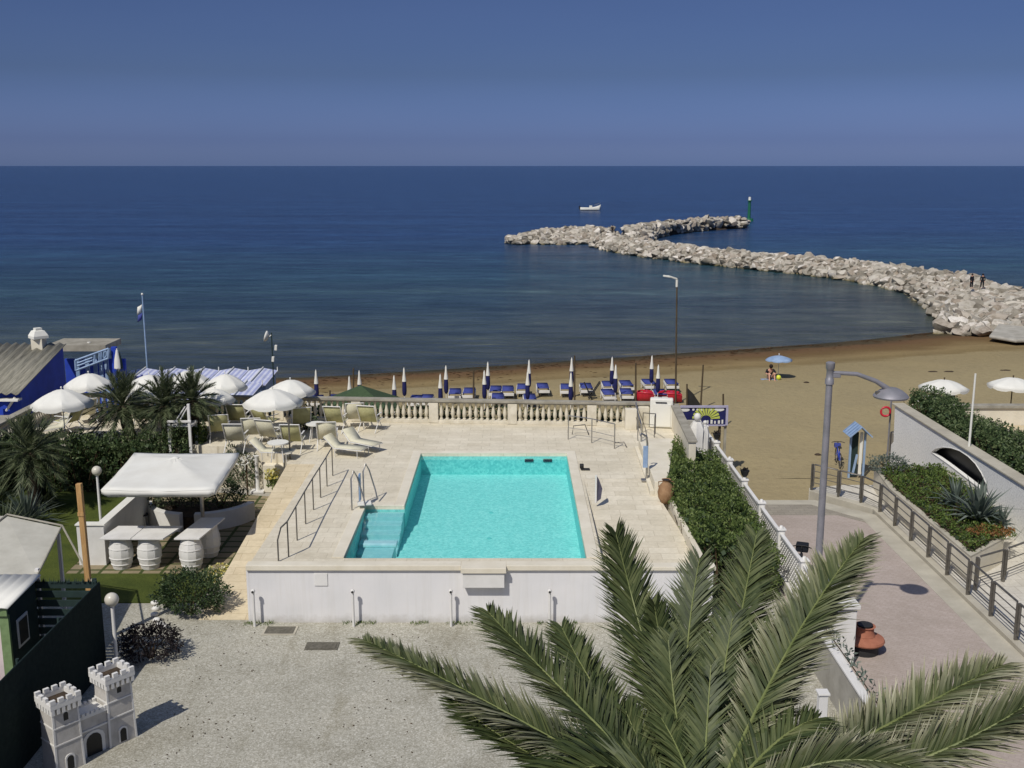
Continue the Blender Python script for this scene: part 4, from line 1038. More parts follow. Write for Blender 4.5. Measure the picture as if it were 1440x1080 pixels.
# floor lamp box near the pool
p = G(820,661,D)
t = thing('floor_spotlight','small black floor spotlight on the deck beside the pool corner','spotlight',tuple(p))
part(t,'base',MB().obox(p+Vector((.08,0,.03)),(.3,.16,.05)),M['black'],bevel=.01); part(t,'head',MB().obox(p+Vector((-.05,0,.14)),(.14,.14,.14),0,.4),M['black'],bevel=.02)
# clay jar
p = G(935,708,1.98); p = Vector((5.22,33.2,1.3))
p = GY(936,708,32.55)
t = thing('clay_amphora','round brown clay jar at the foot of the hedge on the lower deck','jar',tuple(p))
part(t,'body',MB().lathe(p,[(.10,0),(.14,.03),(.24,.2),(.27,.38),(.22,.58),(.12,.70),(.11,.76),(.15,.80)],18,False),M['clayjar'],60)
for sx_ in (-1,1): part(t,'handle',MB().tube([p+Vector((sx_*.11,0,.74)),p+Vector((sx_*.24,0,.72)),p+Vector((sx_*.24,0,.55))],.02,6),M['clayjar'],60)
part(t,'mouth',MB().cyl(p+Vector((0,0,.76)),p+Vector((0,0,.79)),.11,n=12),M['black'])
# white cabinet
p = G(930,602,D)
t = thing('white_cabinet','white upright panel cabinet standing in the corner of the terrace','cabinet',tuple(p))
an = -.15
part(t,'body',MB().obox(p+Vector((0,.1,.62)),(.92,.35,1.2),an),M['canvas'],bevel=.05); part(t,'door',MB().obox(p+Vector((-.0,-.09,.55)),(.7,.03,.95),an),M['canvas'],bevel=.02)
part(t,'slot',MB().obox(p+Vector((-.05,-.115,1.08)),(.45,.02,.04),an),M['black'])
# white pillar block left of stair rail
solo('stone_block',MB().box(4.55,5.0,41.6,41.95,D,2.44),M['cream'],'square cream block closing the right end of the balustrade','pillar',(4.8,41.8,D),bevel=.012)
# manhole covers
for k,(px,py,w,dd,lab) in enumerate(((394,887,.75,.42,'pale framed square drain cover close to the pool wall'),(453,909,.72,.32,'plain dark iron drain cover set in the gravel'))):
    p = G(px,py,0); t = thing('drain_cover',lab,'drain cover',tuple(p),'drain covers in the gravel')
    part(t,'frame',MB().box(p.x-w/2-.06,p.x+w/2+.06,p.y-dd/2-.06,p.y+dd/2+.06,.0,.018),M['kerb'] if k==0 else M['iron'])
    part(t,'lid',MB().box(p.x-w/2,p.x+w/2,p.y-dd/2,p.y+dd/2,.018,.03),M['iron'])

# low dark planting added behind the balustrade so its gaps read dark
hd = []
for u in (0,1): hd.append(A0.lerp(B0,u)+Vector((-dirb.y,dirb.x,0))*.35)
for u in (1,0): hd.append(A0.lerp(B0,u)+Vector((-dirb.y,dirb.x,0))*.95)
hedge('added_low_hedge','added low dark planting that darkens the gaps behind the balusters on the sea side','hedge',[(q.x,q.y) for q in hd],.9,D+.42,9000,M['leafdark'],.11,21,wob=.15)
# ================================================================= GARDEN, BAR, CASTLE, LEFT YARD
def globe_lamp(label, x, y, ztop):
    t = thing('globe_lamp',label,'garden lamp',(x,y,0),'white globe lamps')
    part(t,'post',MB().cyl((x,y,.0),(x,y,ztop-.28),.045,.04,10),M['white'],50)
    part(t,'base',MB().lathe((x,y,0),[(.1,0),(.1,.03),(.05,.06)],12),M['white'],40)
    part(t,'collar',MB().lathe((x,y,ztop-.30),[(.06,0),(.09,.03),(.07,.07)],12),M['white'],40)
    part(t,'globe',MB().sph((x,y,ztop-.13),.165,20),M['globe'],70)
p = GY(157,843,23.6); globe_lamp('nearer globe lamp on a white post behind the miniature castle',p.x,23.6,p.z+.13)
p = GY(136,662,34.6); globe_lamp('farther globe lamp on the lawn behind the white L shaped wall',p.x,34.6,p.z+.13)
# white L shaped wall
t = thing('bar_wall','white L shaped wall with a sloping top beside the barrels','wall',(-12.8,32,0))
a = G(122,800,0)
part(t,'front_panel',MB().box(-13.25,-12.42,30.9,31.08,0,1.28),M['white'],bevel=.01)
mb = MB(); 
mb.prism([(-12.62,31.084),(-12.42,31.084),(-12.42,35.0),(-12.62,35.0)],0,1.28); part(t,'side_panel',mb,M['white'],bevel=.01)
part(t,'coping',MB().prism([(-13.28,30.86),(-12.38,30.86),(-12.38,35.03),(-12.66,35.03),(-12.66,31.14),(-13.28,31.14)],1.283,1.33),M['canvas'],bevel=.006)
# barrels
def barrel():
    t = thing('barrel','x','barrel',(0,0,0),'white barrels carrying the bar tops')
    pr = [(.26,0),(.285,.1),(.335,.3),(.36,.5),(.335,.7),(.285,.9),(.26,1.0)]
    n = 20
    part(t,'staves',MB().lathe((0,0,0),pr,n,True,lambda a,z: 1+.012*(1 if int(a*20)%2 else -1)),M['white'],25)
    for z,r in ((.16,.306),(.36,.349),(.66,.346),(.86,.300)):
        part(t,'hoop',MB().lathe((0,0,z-.025),[(r,0),(r+.012,.012),(r,.05)],n,False),M['white'],50)
    return t
bar = Rep(barrel())
for lab,x,y in (('white barrel under the left bar top, next to the L shaped wall',-11.88,30.75),('white barrel under the middle bar top, second from the L shaped wall',-11.02,30.75),
                ('front barrel under the bar top on the ramp side',-9.72,30.65),('rear barrel under the bar top on the ramp side, mostly hidden',-9.5,31.75)):
    bar.put((x,y,.012),R.uniform(0,1),lab)
def top(label,poly):
    cx = sum(p[0] for p in poly)/4; cy = sum(p[1] for p in poly)/4
    t = solo('bar_top',MB().prism(poly,1.02,1.07),M['white'],label,'table top',(cx,cy,1.02),'white boards laid on barrels',bevel=.006)
top('white board on the barrel next to the L shaped wall',[(-12.35,30.35),(-11.42,30.35),(-11.35,31.5),(-12.2,31.5)])
top('white board on the second barrel from the L shaped wall',[(-11.40,30.35),(-10.45,30.35),(-10.2,31.5),(-11.33,31.5)])
top('long white board over two barrels on the ramp side',[(-10.12,30.35),(-9.36,30.35),(-9.1,32.3),(-9.86,32.3)])
# little white stool
p = G(201,741,0); t = thing('stool','low white stool with a dark seat beside the curved planter','stool',(p.x,p.y,0))
part(t,'seat',MB().cyl((p.x,p.y,.42),(p.x,p.y,.46),.2,n=14),M['black'],40)
for k in range(4):
    a = pi/4+k*pi/2; part(t,'leg',MB().cyl((p.x+.2*cos(a),p.y+.2*sin(a),0),(p.x+.13*cos(a),p.y+.13*sin(a),.42),.02,n=6),M['white'],50)
# square canopy
t = thing('square_parasol','large square white canvas canopy with a hanging valance over the bar','parasol',(-9.95,32.4,0))
cz = 2.62
cn = [(-12.15,30.25),(-8.78,30.25),(-9.1,34.4),(-12.6,34.4)]
pk = (-10.75,32.9,2.88)
mb = MB(); vs = []; fs = []
N = 8
for e_ in range(4):
    a = Vector((*cn[e_],cz)); b = Vector((*cn[(e_+1)%4],cz)); P_ = Vector(pk)
    rows = []
    for j in range(N+1):
        row = []
        for i in range(N+1):
            q = a.lerp(b,i/N).lerp(P_,j/N)
            q.z -= .04*sin(pi*i/N)*(1-j/N)*.9+.06*sin(pi*j/N)-.012*sin(i*2.1+j*1.3)*sin(pi*i/N)
            row.append(q)
        rows.append(row)
    base_ = len(mb.v)
    for r_ in rows: mb.v += [tuple(q) for q in r_]
    for j in range(N):
        for i in range(N):
            k = base_+j*(N+1)+i; mb.f.append((k,k+1,k+N+2,k+N+1))
q = part(t,'canopy',mb,M['canvas'],12); md = q.modifiers.new('w','WELD'); md.merge_threshold = .001; md = q.modifiers.new('s','SOLIDIFY'); md.thickness = .012
mb = MB()
for e_ in range(4):
    a = Vector((*cn[e_],cz)); b = Vector((*cn[(e_+1)%4],cz)); base_ = len(mb.v); nn = 16
    dd_ = (b-a).normalized(); out = Vector((dd_.y,-dd_.x,0))
    for i in range(nn+1):
        q = a.lerp(b,i/nn); q.z -= .04*sin(pi*i/nn)*.9
        h = .24-.04*sin(pi*i/nn); 
        if i in (0,nn): h -= .10
        mb.v += [tuple(q),tuple(q-Vector((0,0,h))+out*(-.03+.012*sin(i*1.7)))]
    for i in range(nn): mb.f.append((base_+2*i,base_+2*i+1,base_+2*i+3,base_+2*i+2))
q = part(t,'valance',mb,M['canvas'],20); md = q.modifiers.new('s','SOLIDIFY'); md.thickness = .008
part(t,'pole',MB().cyl((-9.9,32.6,.0),(-9.9,32.6,2.62),.06,n=12),M['steel'],50)
part(t,'top_cap',MB().lathe((pk[0],pk[1],pk[2]-.02),[(.12,0),(.08,.03),(.02,.04)],12),M['canvas'],50)
mb = MB()
for x,y in cn: mb.cyl((pk[0],pk[1],2.95),(x,y,cz-.05),.018,n=5)
for x,y in cn: part(t,'rib',MB().cyl((pk[0],pk[1],2.72),(x*.97+pk[0]*.03,y*.97+pk[1]*.03,cz-.10),.018,n=5),M['steel'])
# white high chair
p = GY(253,632,38.8); z0 = 0
t = thing('high_chair','white timber high seat with slanted braces behind the square canopy','high chair',(p.x,38.8,0))
x = p.x
for dx in (-.35,.42): part(t,'leg',MB().box(x+dx-.05,x+dx+.05,38.75,38.85,0,2.55 if dx<0 else 3.3),M['white'],bevel=.008)
for dx in (-.35,.42): part(t,'leg',MB().box(x+dx-.05,x+dx+.05,39.5,39.6,0,2.5),M['white'],bevel=.008)
part(t,'seat',MB().box(x-.42,x+.5,38.85,39.6,2.4,2.47),M['white'],bevel=.01)
for k in (0,.16): part(t,'brace',MB().cyl((x-.22+k,38.8,2.47),(x+.30+k*.6,38.8,3.2),.025,n=6),M['white'])
part(t,'arm',MB().box(x-.4,x+.5,38.72,38.78,2.6,2.68),M['white'],bevel=.008)
# pedestal / plaque
p = G(363,692,0)
t = thing('pedestal','white bird bath pedestal with square foot by the dark bush','pedestal',tuple(p))
part(t,'foot',MB().obox(p+Vector((0,0,.04)),(.5,.4,.08)),M['white'],bevel=.01)
part(t,'column',MB().lathe(p+Vector((0,0,.08)),[(.11,0),(.09,.1),(.075,.6),(.07,1.25),(.1,1.33)],14),M['white'],50)
p2 = GY(346,648,38.0)
mb = MB(); r = random.Random(8)
for k in range(70):
    mb.leaf((p2.x+r.gauss(0,.13),38.0+r.gauss(0,.12),p2.z+r.gauss(0,.14)),.08,.07,r)
t = thing('white_flowering_bush','white blossoming bush beside the right corner of the canopy','bush',(p2.x,38,0)); part(t,'blossom',mb,M['canvas'])
part(t,'stem',MB().cyl((p2.x,38,0),(p2.x,38,p2.z),.03,n=6),M['stem'])
# slim grey pole at terrace front
p = G(409,664,D-.5)
solo('slim_pole',MB().cyl((p.x,p.y,.2),(p.x,p.y,GY(408,590,p.y).z),.03,n=8),M['darksteel'],'slim grey pole rising through the deck chairs at the terrace corner','pole',(p.x,p.y,.2),smooth=50)
solo('terrace_step',MB().box(-9.3,-8.3,38.35,38.75,0,1.05),M['cream'],'cream block at the front corner of the sun terrace','step',(-8.8,38.5,0),bevel=.01)
# ---- left compound: screen fence, slats, shed, pergola, timber pole
t = thing('screen_fence','tall fence wrapped in dark green shade netting in the lower left corner','fence',(-9.93,21,0))
part(t,'net',MB().box(-9.96,-9.92,12,24.2,0.02,2.18),M['netgreen'])
for y in (24.15,22,20,18): part(t,'post',MB().cyl((-10.0,y,0),(-10.0,y,2.24),.035,n=8),M['slatdark'],50)
part(t,'top_wire',MB().cyl((-9.94,12,2.19),(-9.94,24.2,2.19),.012,n=5),M['slatdark'])
t = thing('slat_fence','dark green horizontal slat fence joining the netting at its far end','fence',(-11,24.25,0))
for k in range(9): part(t,'slat',MB().box(-14,-10.05,24.24,24.27,.12+.235*k,.12+.235*k+.17),M['slatdark'],bevel=.005)
for x in (-12.3,-10.1): part(t,'post',MB().box(x-.04,x+.04,24.28,24.36,0,2.22),M['slatdark'])
mb = MB(); r = random.Random(2)
for k in range(60): mb.add([(x_ := r.uniform(-12.5,-10.1),24.2,2.16),(x_+.03,24.2,2.16),(x_+.015,24.2,2.24+.08*r.random())],[(0,1,2)])
part(t,'torn_net_fringe',mb,M['slatdark'])
# shed
t = thing('garden_shed','pale shed with white corrugated roof and green painted trim at the left edge','shed',(-12.5,23.3,0))
hx = -11.42
part(t,'side_wall',MB().box(hx-.06,hx,22.62,24.05,.0,2.2),M['slatdark'])
part(t,'front_wall',MB().box(-16,hx-.064,22.6,22.66,.0,2.0),M['pinkwall'])
part(t,'corner_post',MB().box(hx-.16,hx+.05,22.52,22.598,.0,2.06),M['greentrim'],bevel=.008)
q = part(t,'fascia',MB().box(-16,hx+.06,22.46,22.515,2.06,2.26),M['greentrim'],bevel=.01)
mb = MB(); nn = 60
for i in range(nn+1):
    x = -16+(hx+.12+16)*i/nn; z = 2.30+.014*sin(i*pi*.66)
    mb.v += [(x,22.40,z),(x,24.15,z+.10)]
for i in range(nn): mb.f.append((2*i,2*i+2,2*i+3,2*i+1))
q = part(t,'roof',mb,M['canvas'],60); md = q.modifiers.new('s','SOLIDIFY'); md.thickness = .03
q = part(t,'window',MB().box(hx+.002,hx+.03,22.95,23.5,1.05,1.75),M['white'],bevel=.008); part(q,'pane',MB().box(hx+.031,hx+.04,23.02,23.43,1.12,1.68),M['glassdark'])
part(t,'step',MB().box(-16,-11.2,20.9,22.2,.0,.65),M['concrete'])
# translucent pergola roof
t = thing('pergola','low pergola with a weathered pale translucent gable roof behind the shed','pergola',(-13.5,26.2,0))
e1,e2 = GY(55,818,24.3),GY(100,772,26.6)
za,zb = 2.35,2.95
rf = MB()
y0,y1 = 24.25,27.1
A_ = [(-11.5,y0,2.30),(-11.95,26.6,2.75),(-13.6,27.2,2.98),(-16.5,27.0,3.0),(-16.5,y0,2.33)]
rf.v = [(-11.42,24.2,2.36),(-11.95,26.9,2.62),(-13.55,27.3,2.80),(-16.5,27.3,2.86),(-16.5,24.2,2.42),(-13.9,24.2,2.42)]
rf.f = [(0,1,2,5),(5,2,3,4)]
q = part(t,'roof_sheet',rf,M['translucent']); md = q.modifiers.new('s','SOLIDIFY'); md.thickness = .02
for a,b in (((-11.40,24.18,2.37),(-11.93,26.92,2.64)),((-13.9,24.2,2.45),(-13.55,27.3,2.83)),((-11.93,26.94,2.66),(-13.55,27.33,2.84)),((-11.93,26.95,2.66),(-10.55,25.3,1.72))):
    part(t,'rafter',MB().cyl(a,b,.026,n=6),M['greyrail'])
for x,y in ((-12.0,26.85),(-13.6,27.1),(-11.5,24.4)): part(t,'post',MB().box(x-.04,x+.04,y-.04,y+.04,0,2.45),M['white'])
part(t,'gutter',MB().box(-16.5,-11.4,24.12,24.2,2.30,2.38),M['greyrail'])
a = GY(111,680,25.4); b = Vector((GY(121,820,25.4).x+.08,25.4,0))
t = thing('timber_pole','tall raw timber pole leaning slightly above the slat fence','pole',(b.x,25.4,0))
part(t,'pole',MB().obox((a+b)/2,(.13,.13,(a-b).length),0,0,math.atan2(a.x-b.x,a.z-b.z)),M['wood'],bevel=.008)
part(t,'bracket',MB().obox(b.lerp(a,.82)+Vector((0,-.075,0)),(.15,.02,.1)),M['wood'])
# ---- miniature castle
yaw = math.atan2(1.0,.83)
def castle():
    o = Vector((-8.05,20.9,0))                      # right front corner at ground
    ex = Vector((.64,.77,0)); ex.normalize(); ey = Vector((-ex.y,ex.x,0))   # ex along facade to the right, ey into the depth
    t = thing('miniature_castle','miniature grey and white castle gate with two battlemented towers on the gravel','model castle',tuple(o))
    def W(a,b,z): return o+ex*a+ey*b+Vector((0,0,z))
    def bx(mb,a0,a1,b0,b1,z0,z1,tp=0):
        P0 = [(a0,b0),(a1,b0),(a1,b1),(a0,b1)]; ca,cb = (a0+a1)/2,(b0+b1)/2; k = 1-tp
        P1 = [(ca+(a-ca)*k,cb+(b-cb)*k) for a,b in P0]
        return mb.add([W(a,b,z0) for a,b in P0]+[W(a,b,z1) for a,b in P1],[(0,3,2,1),(4,5,6,7),(0,1,5,4),(1,2,6,5),(2,3,7,6),(3,0,4,7)])
    cw = M['castlew']
    def arch(a, z0, w, h, b, name='window'):
        pts = [(-w/2,0),(w/2,0),(w/2,h-w/2)]+[(w/2*cos(k*pi/6),h-w/2+w/2*sin(k*pi/6)) for k in range(1,6)]+[(-w/2,h-w/2)]
        m1 = MB(); n = len(pts)
        m1.add([W(a+x*1.45,b-.014,z0+max(0,z*1.12)) for x,z in pts]+[W(a+x*1.45,b+.01,z0+max(0,z*1.12)) for x,z in pts],[tuple(range(n)),tuple(range(n,2*n))[::-1]]+[(i,n+i,n+(i+1)%n,(i+1)%n) for i in range(n)])
        q = part(t,name+'_surround',m1,M['white'])
        m2 = MB(); m2.add([W(a+x,b-.018,z0+z) for x,z in pts],[tuple(range(n))]); part(q,'opening',m2,M['glassdark'])
    for (a0,a1,b0,b1,H,nm) in ((-.60,0,-.0,.56,1.42,'right'),(-1.85,-1.27,-.16,.42,1.42,'left')):
        q = part(t,'tower',bx(MB(),a0,a1,b0,b1,0,H,.12),cw)
        for z in (.62,.98): 
            k = z/H*.12; ca,cb = (a0+a1)/2,(b0+b1)/2; hw = (a1-a0)/2*(1-k)+.012; hb = (b1-b0)/2*(1-k)+.012
            part(q,'string_course',bx(MB(),ca-hw,ca+hw,cb-hb,cb+hb,z,z+.03),M['white'])
        for sa in (-1,1):
            ca = (a0+a1)/2; hw = (a1-a0)/2
            m1 = MB(); s = .02
            m1.add([W(ca+sa*hw-s,b0-.008,0),W(ca+sa*hw+s,b0-.008,0),W(ca+sa*hw*.88+s,b0+.03,H),W(ca+sa*hw*.88-s,b0+.03,H),W(ca+sa*hw-s,b0+.02,0),W(ca+sa*hw+s,b0+.02,0),W(ca+sa*hw*.88+s,b0+.06,H),W(ca+sa*hw*.88-s,b0+.06,H)],[(0,1,2,3),(4,7,6,5),(0,4,5,1),(1,5,6,2),(2,6,7,3),(3,7,4,0)])
            part(q,'quoin',m1,M['white'])
        ca,cb = (a0+a1)/2,(b0+b1)/2; hw = (a1-a0)/2
        # corbels
        mb = MB()
        for k in range(6):
            u = -hw*.95+2*hw*.95*k/5
            for (x0,y0) in ((ca+u,cb-hw*.98),(ca+u,cb+hw*.98),(ca-hw*.98,cb+u),(ca+hw*.98,cb+u)):
                bx(mb,x0-.03,x0+.03,y0-.04,y0+.04,H-.10,H+.02)
        c_ = part(t,'corbel_ring',mb,M['white'],label='row of small corbels under the battlements')
        mb = MB(); h2 = hw*1.12; th = .06
        bx(mb,ca-h2,ca+h2,cb-h2,cb-h2+th,H+.022,H+.13); bx(mb,ca-h2,ca+h2,cb+h2-th,cb+h2,H+.022,H+.13)
        bx(mb,ca-h2,ca-h2+th,cb-h2+th+.001,cb+h2-th-.001,H+.022,H+.13); bx(mb,ca+h2-th,ca+h2,cb-h2+th+.001,cb+h2-th-.001,H+.022,H+.13)
        for k in range(4):
            u = -h2+.06+(2*h2-.12)*k/3
            bx(mb,ca+u-.055,ca+u+.055,cb-h2-.003,cb-h2+th+.003,H+.13,H+.22); bx(mb,ca+u-.055,ca+u+.055,cb+h2-th-.003,cb+h2+.003,H+.13,H+.22)
            if k in (1,2): bx(mb,ca-h2-.003,ca-h2+th+.003,cb+u-.055,cb+u+.055,H+.13,H+.22); bx(mb,ca+h2-th-.003,ca+h2+.003,cb+u-.055,cb+u+.055,H+.13,H+.22)
        part(t,'battlement',mb,M['white'])
        part(t,'tower_roof',bx(MB(),ca-h2+th,ca+h2-th,cb-h2+th,cb+h2-th,H+.02,H+.03),M['trunk'])
        arch(ca,1.06,.10,.22,b0+.045)
        arch(ca,.04,.14,.30,b0+.006)
    q = part(t,'gatehouse',bx(MB(),-1.275,-.59,.06,.5,0,.86),cw)
    part(t,'gatehouse_cornice',bx(MB(),-1.27,-.60,.03,.53,.862,.91),M['white'])
    for b_ in (.03,.48):
        mb = MB(); bx(mb,-1.27,-.60,b_,b_+.05,.912,.93)
        for k in range(7): bx(mb,-1.25+.1*k,-1.19+.1*k,b_-.002,b_+.052,.91,.98)
        part(t,'gatehouse_battlement',mb,M['white'])
    part(q,'string_course',bx(MB(),-1.27,-.60,.04,.062,.56,.60),M['white'])
    arch(-.93,.0,.34,.48,.058,'gate')
    return t
M['castlew'] = mat('castle_render', lin(196,192,184), lin(176,172,164), .85, 5, bump=.35, bscale=60, dirt=.45)
castle()
# ---- round clay bench and the big street lamp
t = thing('round_bench','round terracotta pedestal bench with a collar, behind the white gate pier','bench',(9.0,24.9,0))
c = (8.86,25.0,0)
part(t,'base',MB().lathe(c,[(.36,0),(.36,.28)],24),M['black'],40)  # black colour paints the shade under the seat overhang
part(t,'seat',MB().lathe(c,[(.36,.282),(.48,.29),(.50,.33),(.48,.38),(.34,.43),(.24,.46)],28),M['terracotta'],40)
part(t,'collar',MB().lathe(c,[(.26,.462),(.22,.55),(.22,.66),(.26,.70),(.2,.70),(.18,.6)],20),M['terracotta'],40)
part(t,'plant_pot',MB().lathe(c,[(.16,.6),(.19,.74),(.17,.74)],14),M['black'],40)
LY = 24.0
tp,bt = GY(1168,510,LY),GY(1147,900,LY)
lx = tp.x
t = thing('street_lamp','tall grey street lamp with a curved arm and flat hooded head beside the fence','street lamp',(lx,LY,0))
part(t,'pole',MB().lathe((lx,LY,0),[(.12,0),(.12,.5),(.095,.55),(.085,3),(.075,tp.z-.25)],14),M['postgrey'],50)
part(t,'pole_cap',MB().lathe((lx,LY,tp.z-.5),[(.10,0),(.10,.12),(.08,.14),(.08,.34),(.10,.36),(.105,.5),(.07,.52)],14),M['postgrey'],50)
part(t,'bracket',MB().obox((lx+.14,LY,tp.z-.30),(.22,.08,.10)),M['postgrey'],bevel=.02)
q0,q1,q2,q3 = GY(1180,524,LY),GY(1205,526,LY),GY(1232,536,LY),GY(1252,549,LY)
mb = MB().tube([(lx+.05,LY,q0.z),tuple(q1),tuple(q2),tuple(q3)],[.045,.05,.055,.07],10); part(t,'arm',mb,M['postgrey'],60)
hc = GY(1253,554,LY)
part(t,'head',MB().lathe((hc.x,LY,hc.z-.05),[(.12,-.03),(.38,-.04),(.40,.0),(.36,.05),(.26,.13),(.14,.19),(.03,.21)],24),M['ltgreen'] if 'ltgreen' in M else M['postgrey'],60)
part(t,'lens',MB().lathe((hc.x,LY,hc.z-.12),[(.02,0),(.2,.01),(.27,.04)],20),M['globe'],60)
part(t,'head_bracket',MB().obox((hc.x-.28,LY-.02,hc.z+.03),(.16,.1,.08)),M['darksteel'],bevel=.01)
# ---- bicycles
def bicycle(fr):
    t = thing('bicycle','x','bicycle',(0,0,0))
    def wheel(x):
        q = MB().tube([(x+.33*cos(a*pi/10),0,.34+.33*sin(a*pi/10)) for a in range(21)],.02,5)
        w_ = part(t,'wheel',q,M['black'],60)
        mb = MB()
        for k in range(9):
            a = 2*pi*k/9; mb.cyl((x,0,.34),(x+.32*cos(a),0,.34+.32*sin(a)),.004,n=3,caps=False)
        part(w_,'spokes',mb,M['steel']); part(w_,'hub',MB().cyl((x,-.04,.34),(x,.04,.34),.03,n=8),M['steel'])
    wheel(-.52); wheel(.52)
    mb = MB()
    for a,b in (((-.52,0,.34),(-.1,0,.32)),((-.1,0,.32),(-.2,0,.82)),((-.1,0,.32),(.36,0,.78)),((-.19,0,.78),(.35,0,.86)),((-.52,0,.34),(-.18,0,.78)),((.33,0,.92),(.52,0,.34))): mb.cyl(a,b,.02,n=6)
    part(t,'frame',mb,fr,50)
    part(t,'saddle',MB().obox((-.22,0,.88),(.26,.14,.06)),M['black'],bevel=.02)
    part(t,'handlebar',MB().tube([(.25,-.28,.98),(.34,-.12,1.0),(.34,.12,1.0),(.25,.28,.98)],.016,6),M['black'],60)
    part(t,'stem',MB().cyl((.33,0,.9),(.34,0,1.0),.018,n=6),M['black']); 
    part(t,'pedal',MB().obox((-.02,.13,.25),(.1,.08,.02)),M['black']); part(t,'pedal',MB().obox((-.16,-.13,.40),(.1,.08,.02)),M['black'])
    return t
bk = Rep(bicycle(M['clothdark']))
b1 = bk.put((8.45,29.6,0),radians(70),'dark bicycle with a basket leaning at the fence, farther one','bicycles leaning by the fence')
b2 = bk.put((8.55,27.9,0),radians(55),'dark bicycle leaning at the fence beside the street lamp, nearer one','bicycles leaning by the fence')
me = MB().box(.36,.66,-.18,.18,.78,1.02)
q = mesh_obj('basket',me,M['clothdark'],(0,0,0),bevel=.03); q.parent = b1
# blue bicycle seen end on, on the sand
bb = bicycle(M['bluepaint']); p = GS(1181,657); bb.location = (p.x,p.y+.3,-1.0); bb.rotation_euler = (0,radians(0),radians(82)); bb['label'] = 'blue bicycle seen end on, parked on the sand beside the small roofed board'
ORG[bb.name] = (0,0,0)
part(bb,'bag',MB().box(.28,.5,-.14,.14,.72,.92),M['bluefab'],bevel=.03)
# info board hut on the sand
p = G(1203,672,-1.0)
t = thing('info_board','narrow blue framed board with a small pale blue gabled roof on the sand','board',tuple(p))
for dx in (-.30,.30): part(t,'post',MB().box(p.x+dx-.04,p.x+dx+.04,p.y-.05,p.y+.05,-1,1.05),M['ltblue'],bevel=.008)
part(t,'panel',MB().box(p.x-.26,p.x+.02,p.y-.02,p.y+.03,-.9,1.0),M['slatdark']); part(t,'poster',MB().box(p.x+.08,p.x+.20,p.y-.035,p.y+.0,-.9,1.0),M['canvas'])
part(t,'poster_strip',MB().obox((p.x-.08,p.y-.035,-.4),(.10,.012,.9),0,0,.16),M['ltblue'])
mb = MB(); 
q = part(t,'roof',MB().add([(p.x-.52,p.y-.5,.92),(p.x-.52,p.y+.5,.92),(p.x-.02,p.y+.5,1.36),(p.x-.02,p.y-.5,1.36),(p.x+.46,p.y-.5,.92),(p.x+.46,p.y+.5,.92)],[(0,3,2,1),(3,4,5,2)]),M['ltblue']); md = q.modifiers.new('s','SOLIDIFY'); md.thickness = .05
q.rotation_euler = (0,0,0)
for k in range(4): part(q,'batten',MB().obox((p.x-.27,p.y-.4+.27*k,1.175),(.62,.02,.02),0,0,-.72),M['ltblue'])
# ================================================================= TERRACE FURNITURE
def parasol(rad, h, cm, name='parasol', n=8, val=.17, rise=.62, pole=.022, sag=.06, pm='white'):
    t = thing(name,'x','parasol',(0,0,0))
    mb = MB(); J = 5; K = 4
    for j in range(J+1):
        q = j/J
        for i in range(n*K):
            a = 2*pi*i/(n*K); f = (i%K)/K; s = 1-.055*sin(pi*f)*q
            mb.v.append((rad*q*s*cos(a),rad*q*s*sin(a),h-rise*q**1.7-sag*sin(pi*f)*q))
    N = n*K
    for j in range(J):
        for i in range(N): mb.f.append((j*N+i,(j+1)*N+i,(j+1)*N+(i+1)%N,j*N+(i+1)%N))
    q = part(t,'canopy',mb,cm,28); md = q.modifiers.new('w','WELD'); md.merge_threshold = .0005; md = q.modifiers.new('s','SOLIDIFY'); md.thickness = .008
    mb = MB()
    for i in range(N):
        a = 2*pi*i/N; f = (i%K)/K; s = 1-.055*sin(pi*f); z = h-rise-sag*sin(pi*f); g = .82 if i%K else .55
        mb.v += [(rad*s*cos(a),rad*s*sin(a),z),(rad*s*1.005*cos(a),rad*s*1.005*sin(a),z-val*g)]
    for i in range(N): mb.f.append((2*i,2*i+1,2*((i+1)%N)+1,2*((i+1)%N)))
    if val: q = part(t,'valance',mb,cm,28)
    part(t,'pole',MB().cyl((0,0,0),(0,0,h+.08),pole,n=8),M[pm],50)
    part(t,'finial',MB().sph((0,0,h+.09),.045,8),M[pm],60)
    for i in range(n):
        a = 2*pi*i/n; part(t,'rib',MB().cyl((0,0,h-.06),(rad*.97*cos(a),rad*.97*sin(a),h-rise-.02),.008,n=4,caps=False),M['steel'])
    part(t,'foot',MB().cyl((0,0,0),(0,0,.08),.25,.2,12),M['concrete'],40)
    return t
PR = Rep(parasol(1.32,2.55,M['canvas']))
spots = [(86,545,84,39.2,'nearest white parasol, at the left end of the terrace above the palms'),(124,523,68,43.2,'white parasol below the blue sign frame, behind the nearest one'),
         (209,525,66,43.0,'white parasol half hidden above the leaning palm'),(264,519,66,43.0,'white parasol behind the two palm crowns, touching the cabin roofs'),
         (316,524,62,42.8,'white parasol in front of the striped cabin roofs'),(206,541,60,41.6,'low white parasol in the gap between the leaning palm and the short palm'),(302,545,56,41.6,'low shaded white parasol between the short palms and the front parasol'),
         (408,532,70,42.3,'white parasol second from the right, overlapping the front one'),(383,545,84,39.9,'rightmost front white parasol by the balustrade rail')]
for px,py,w,Y,lab in spots:
    q = GY(px,py,Y); k = (q.z-D)/2.63; ww = (w/FOC)*(Y*_c+(CH-q.z)*_s)/2.64
    PR.put((q.x,Y,D),R.uniform(0,.7),lab,'white parasols on the sun terrace',(ww,ww,k))
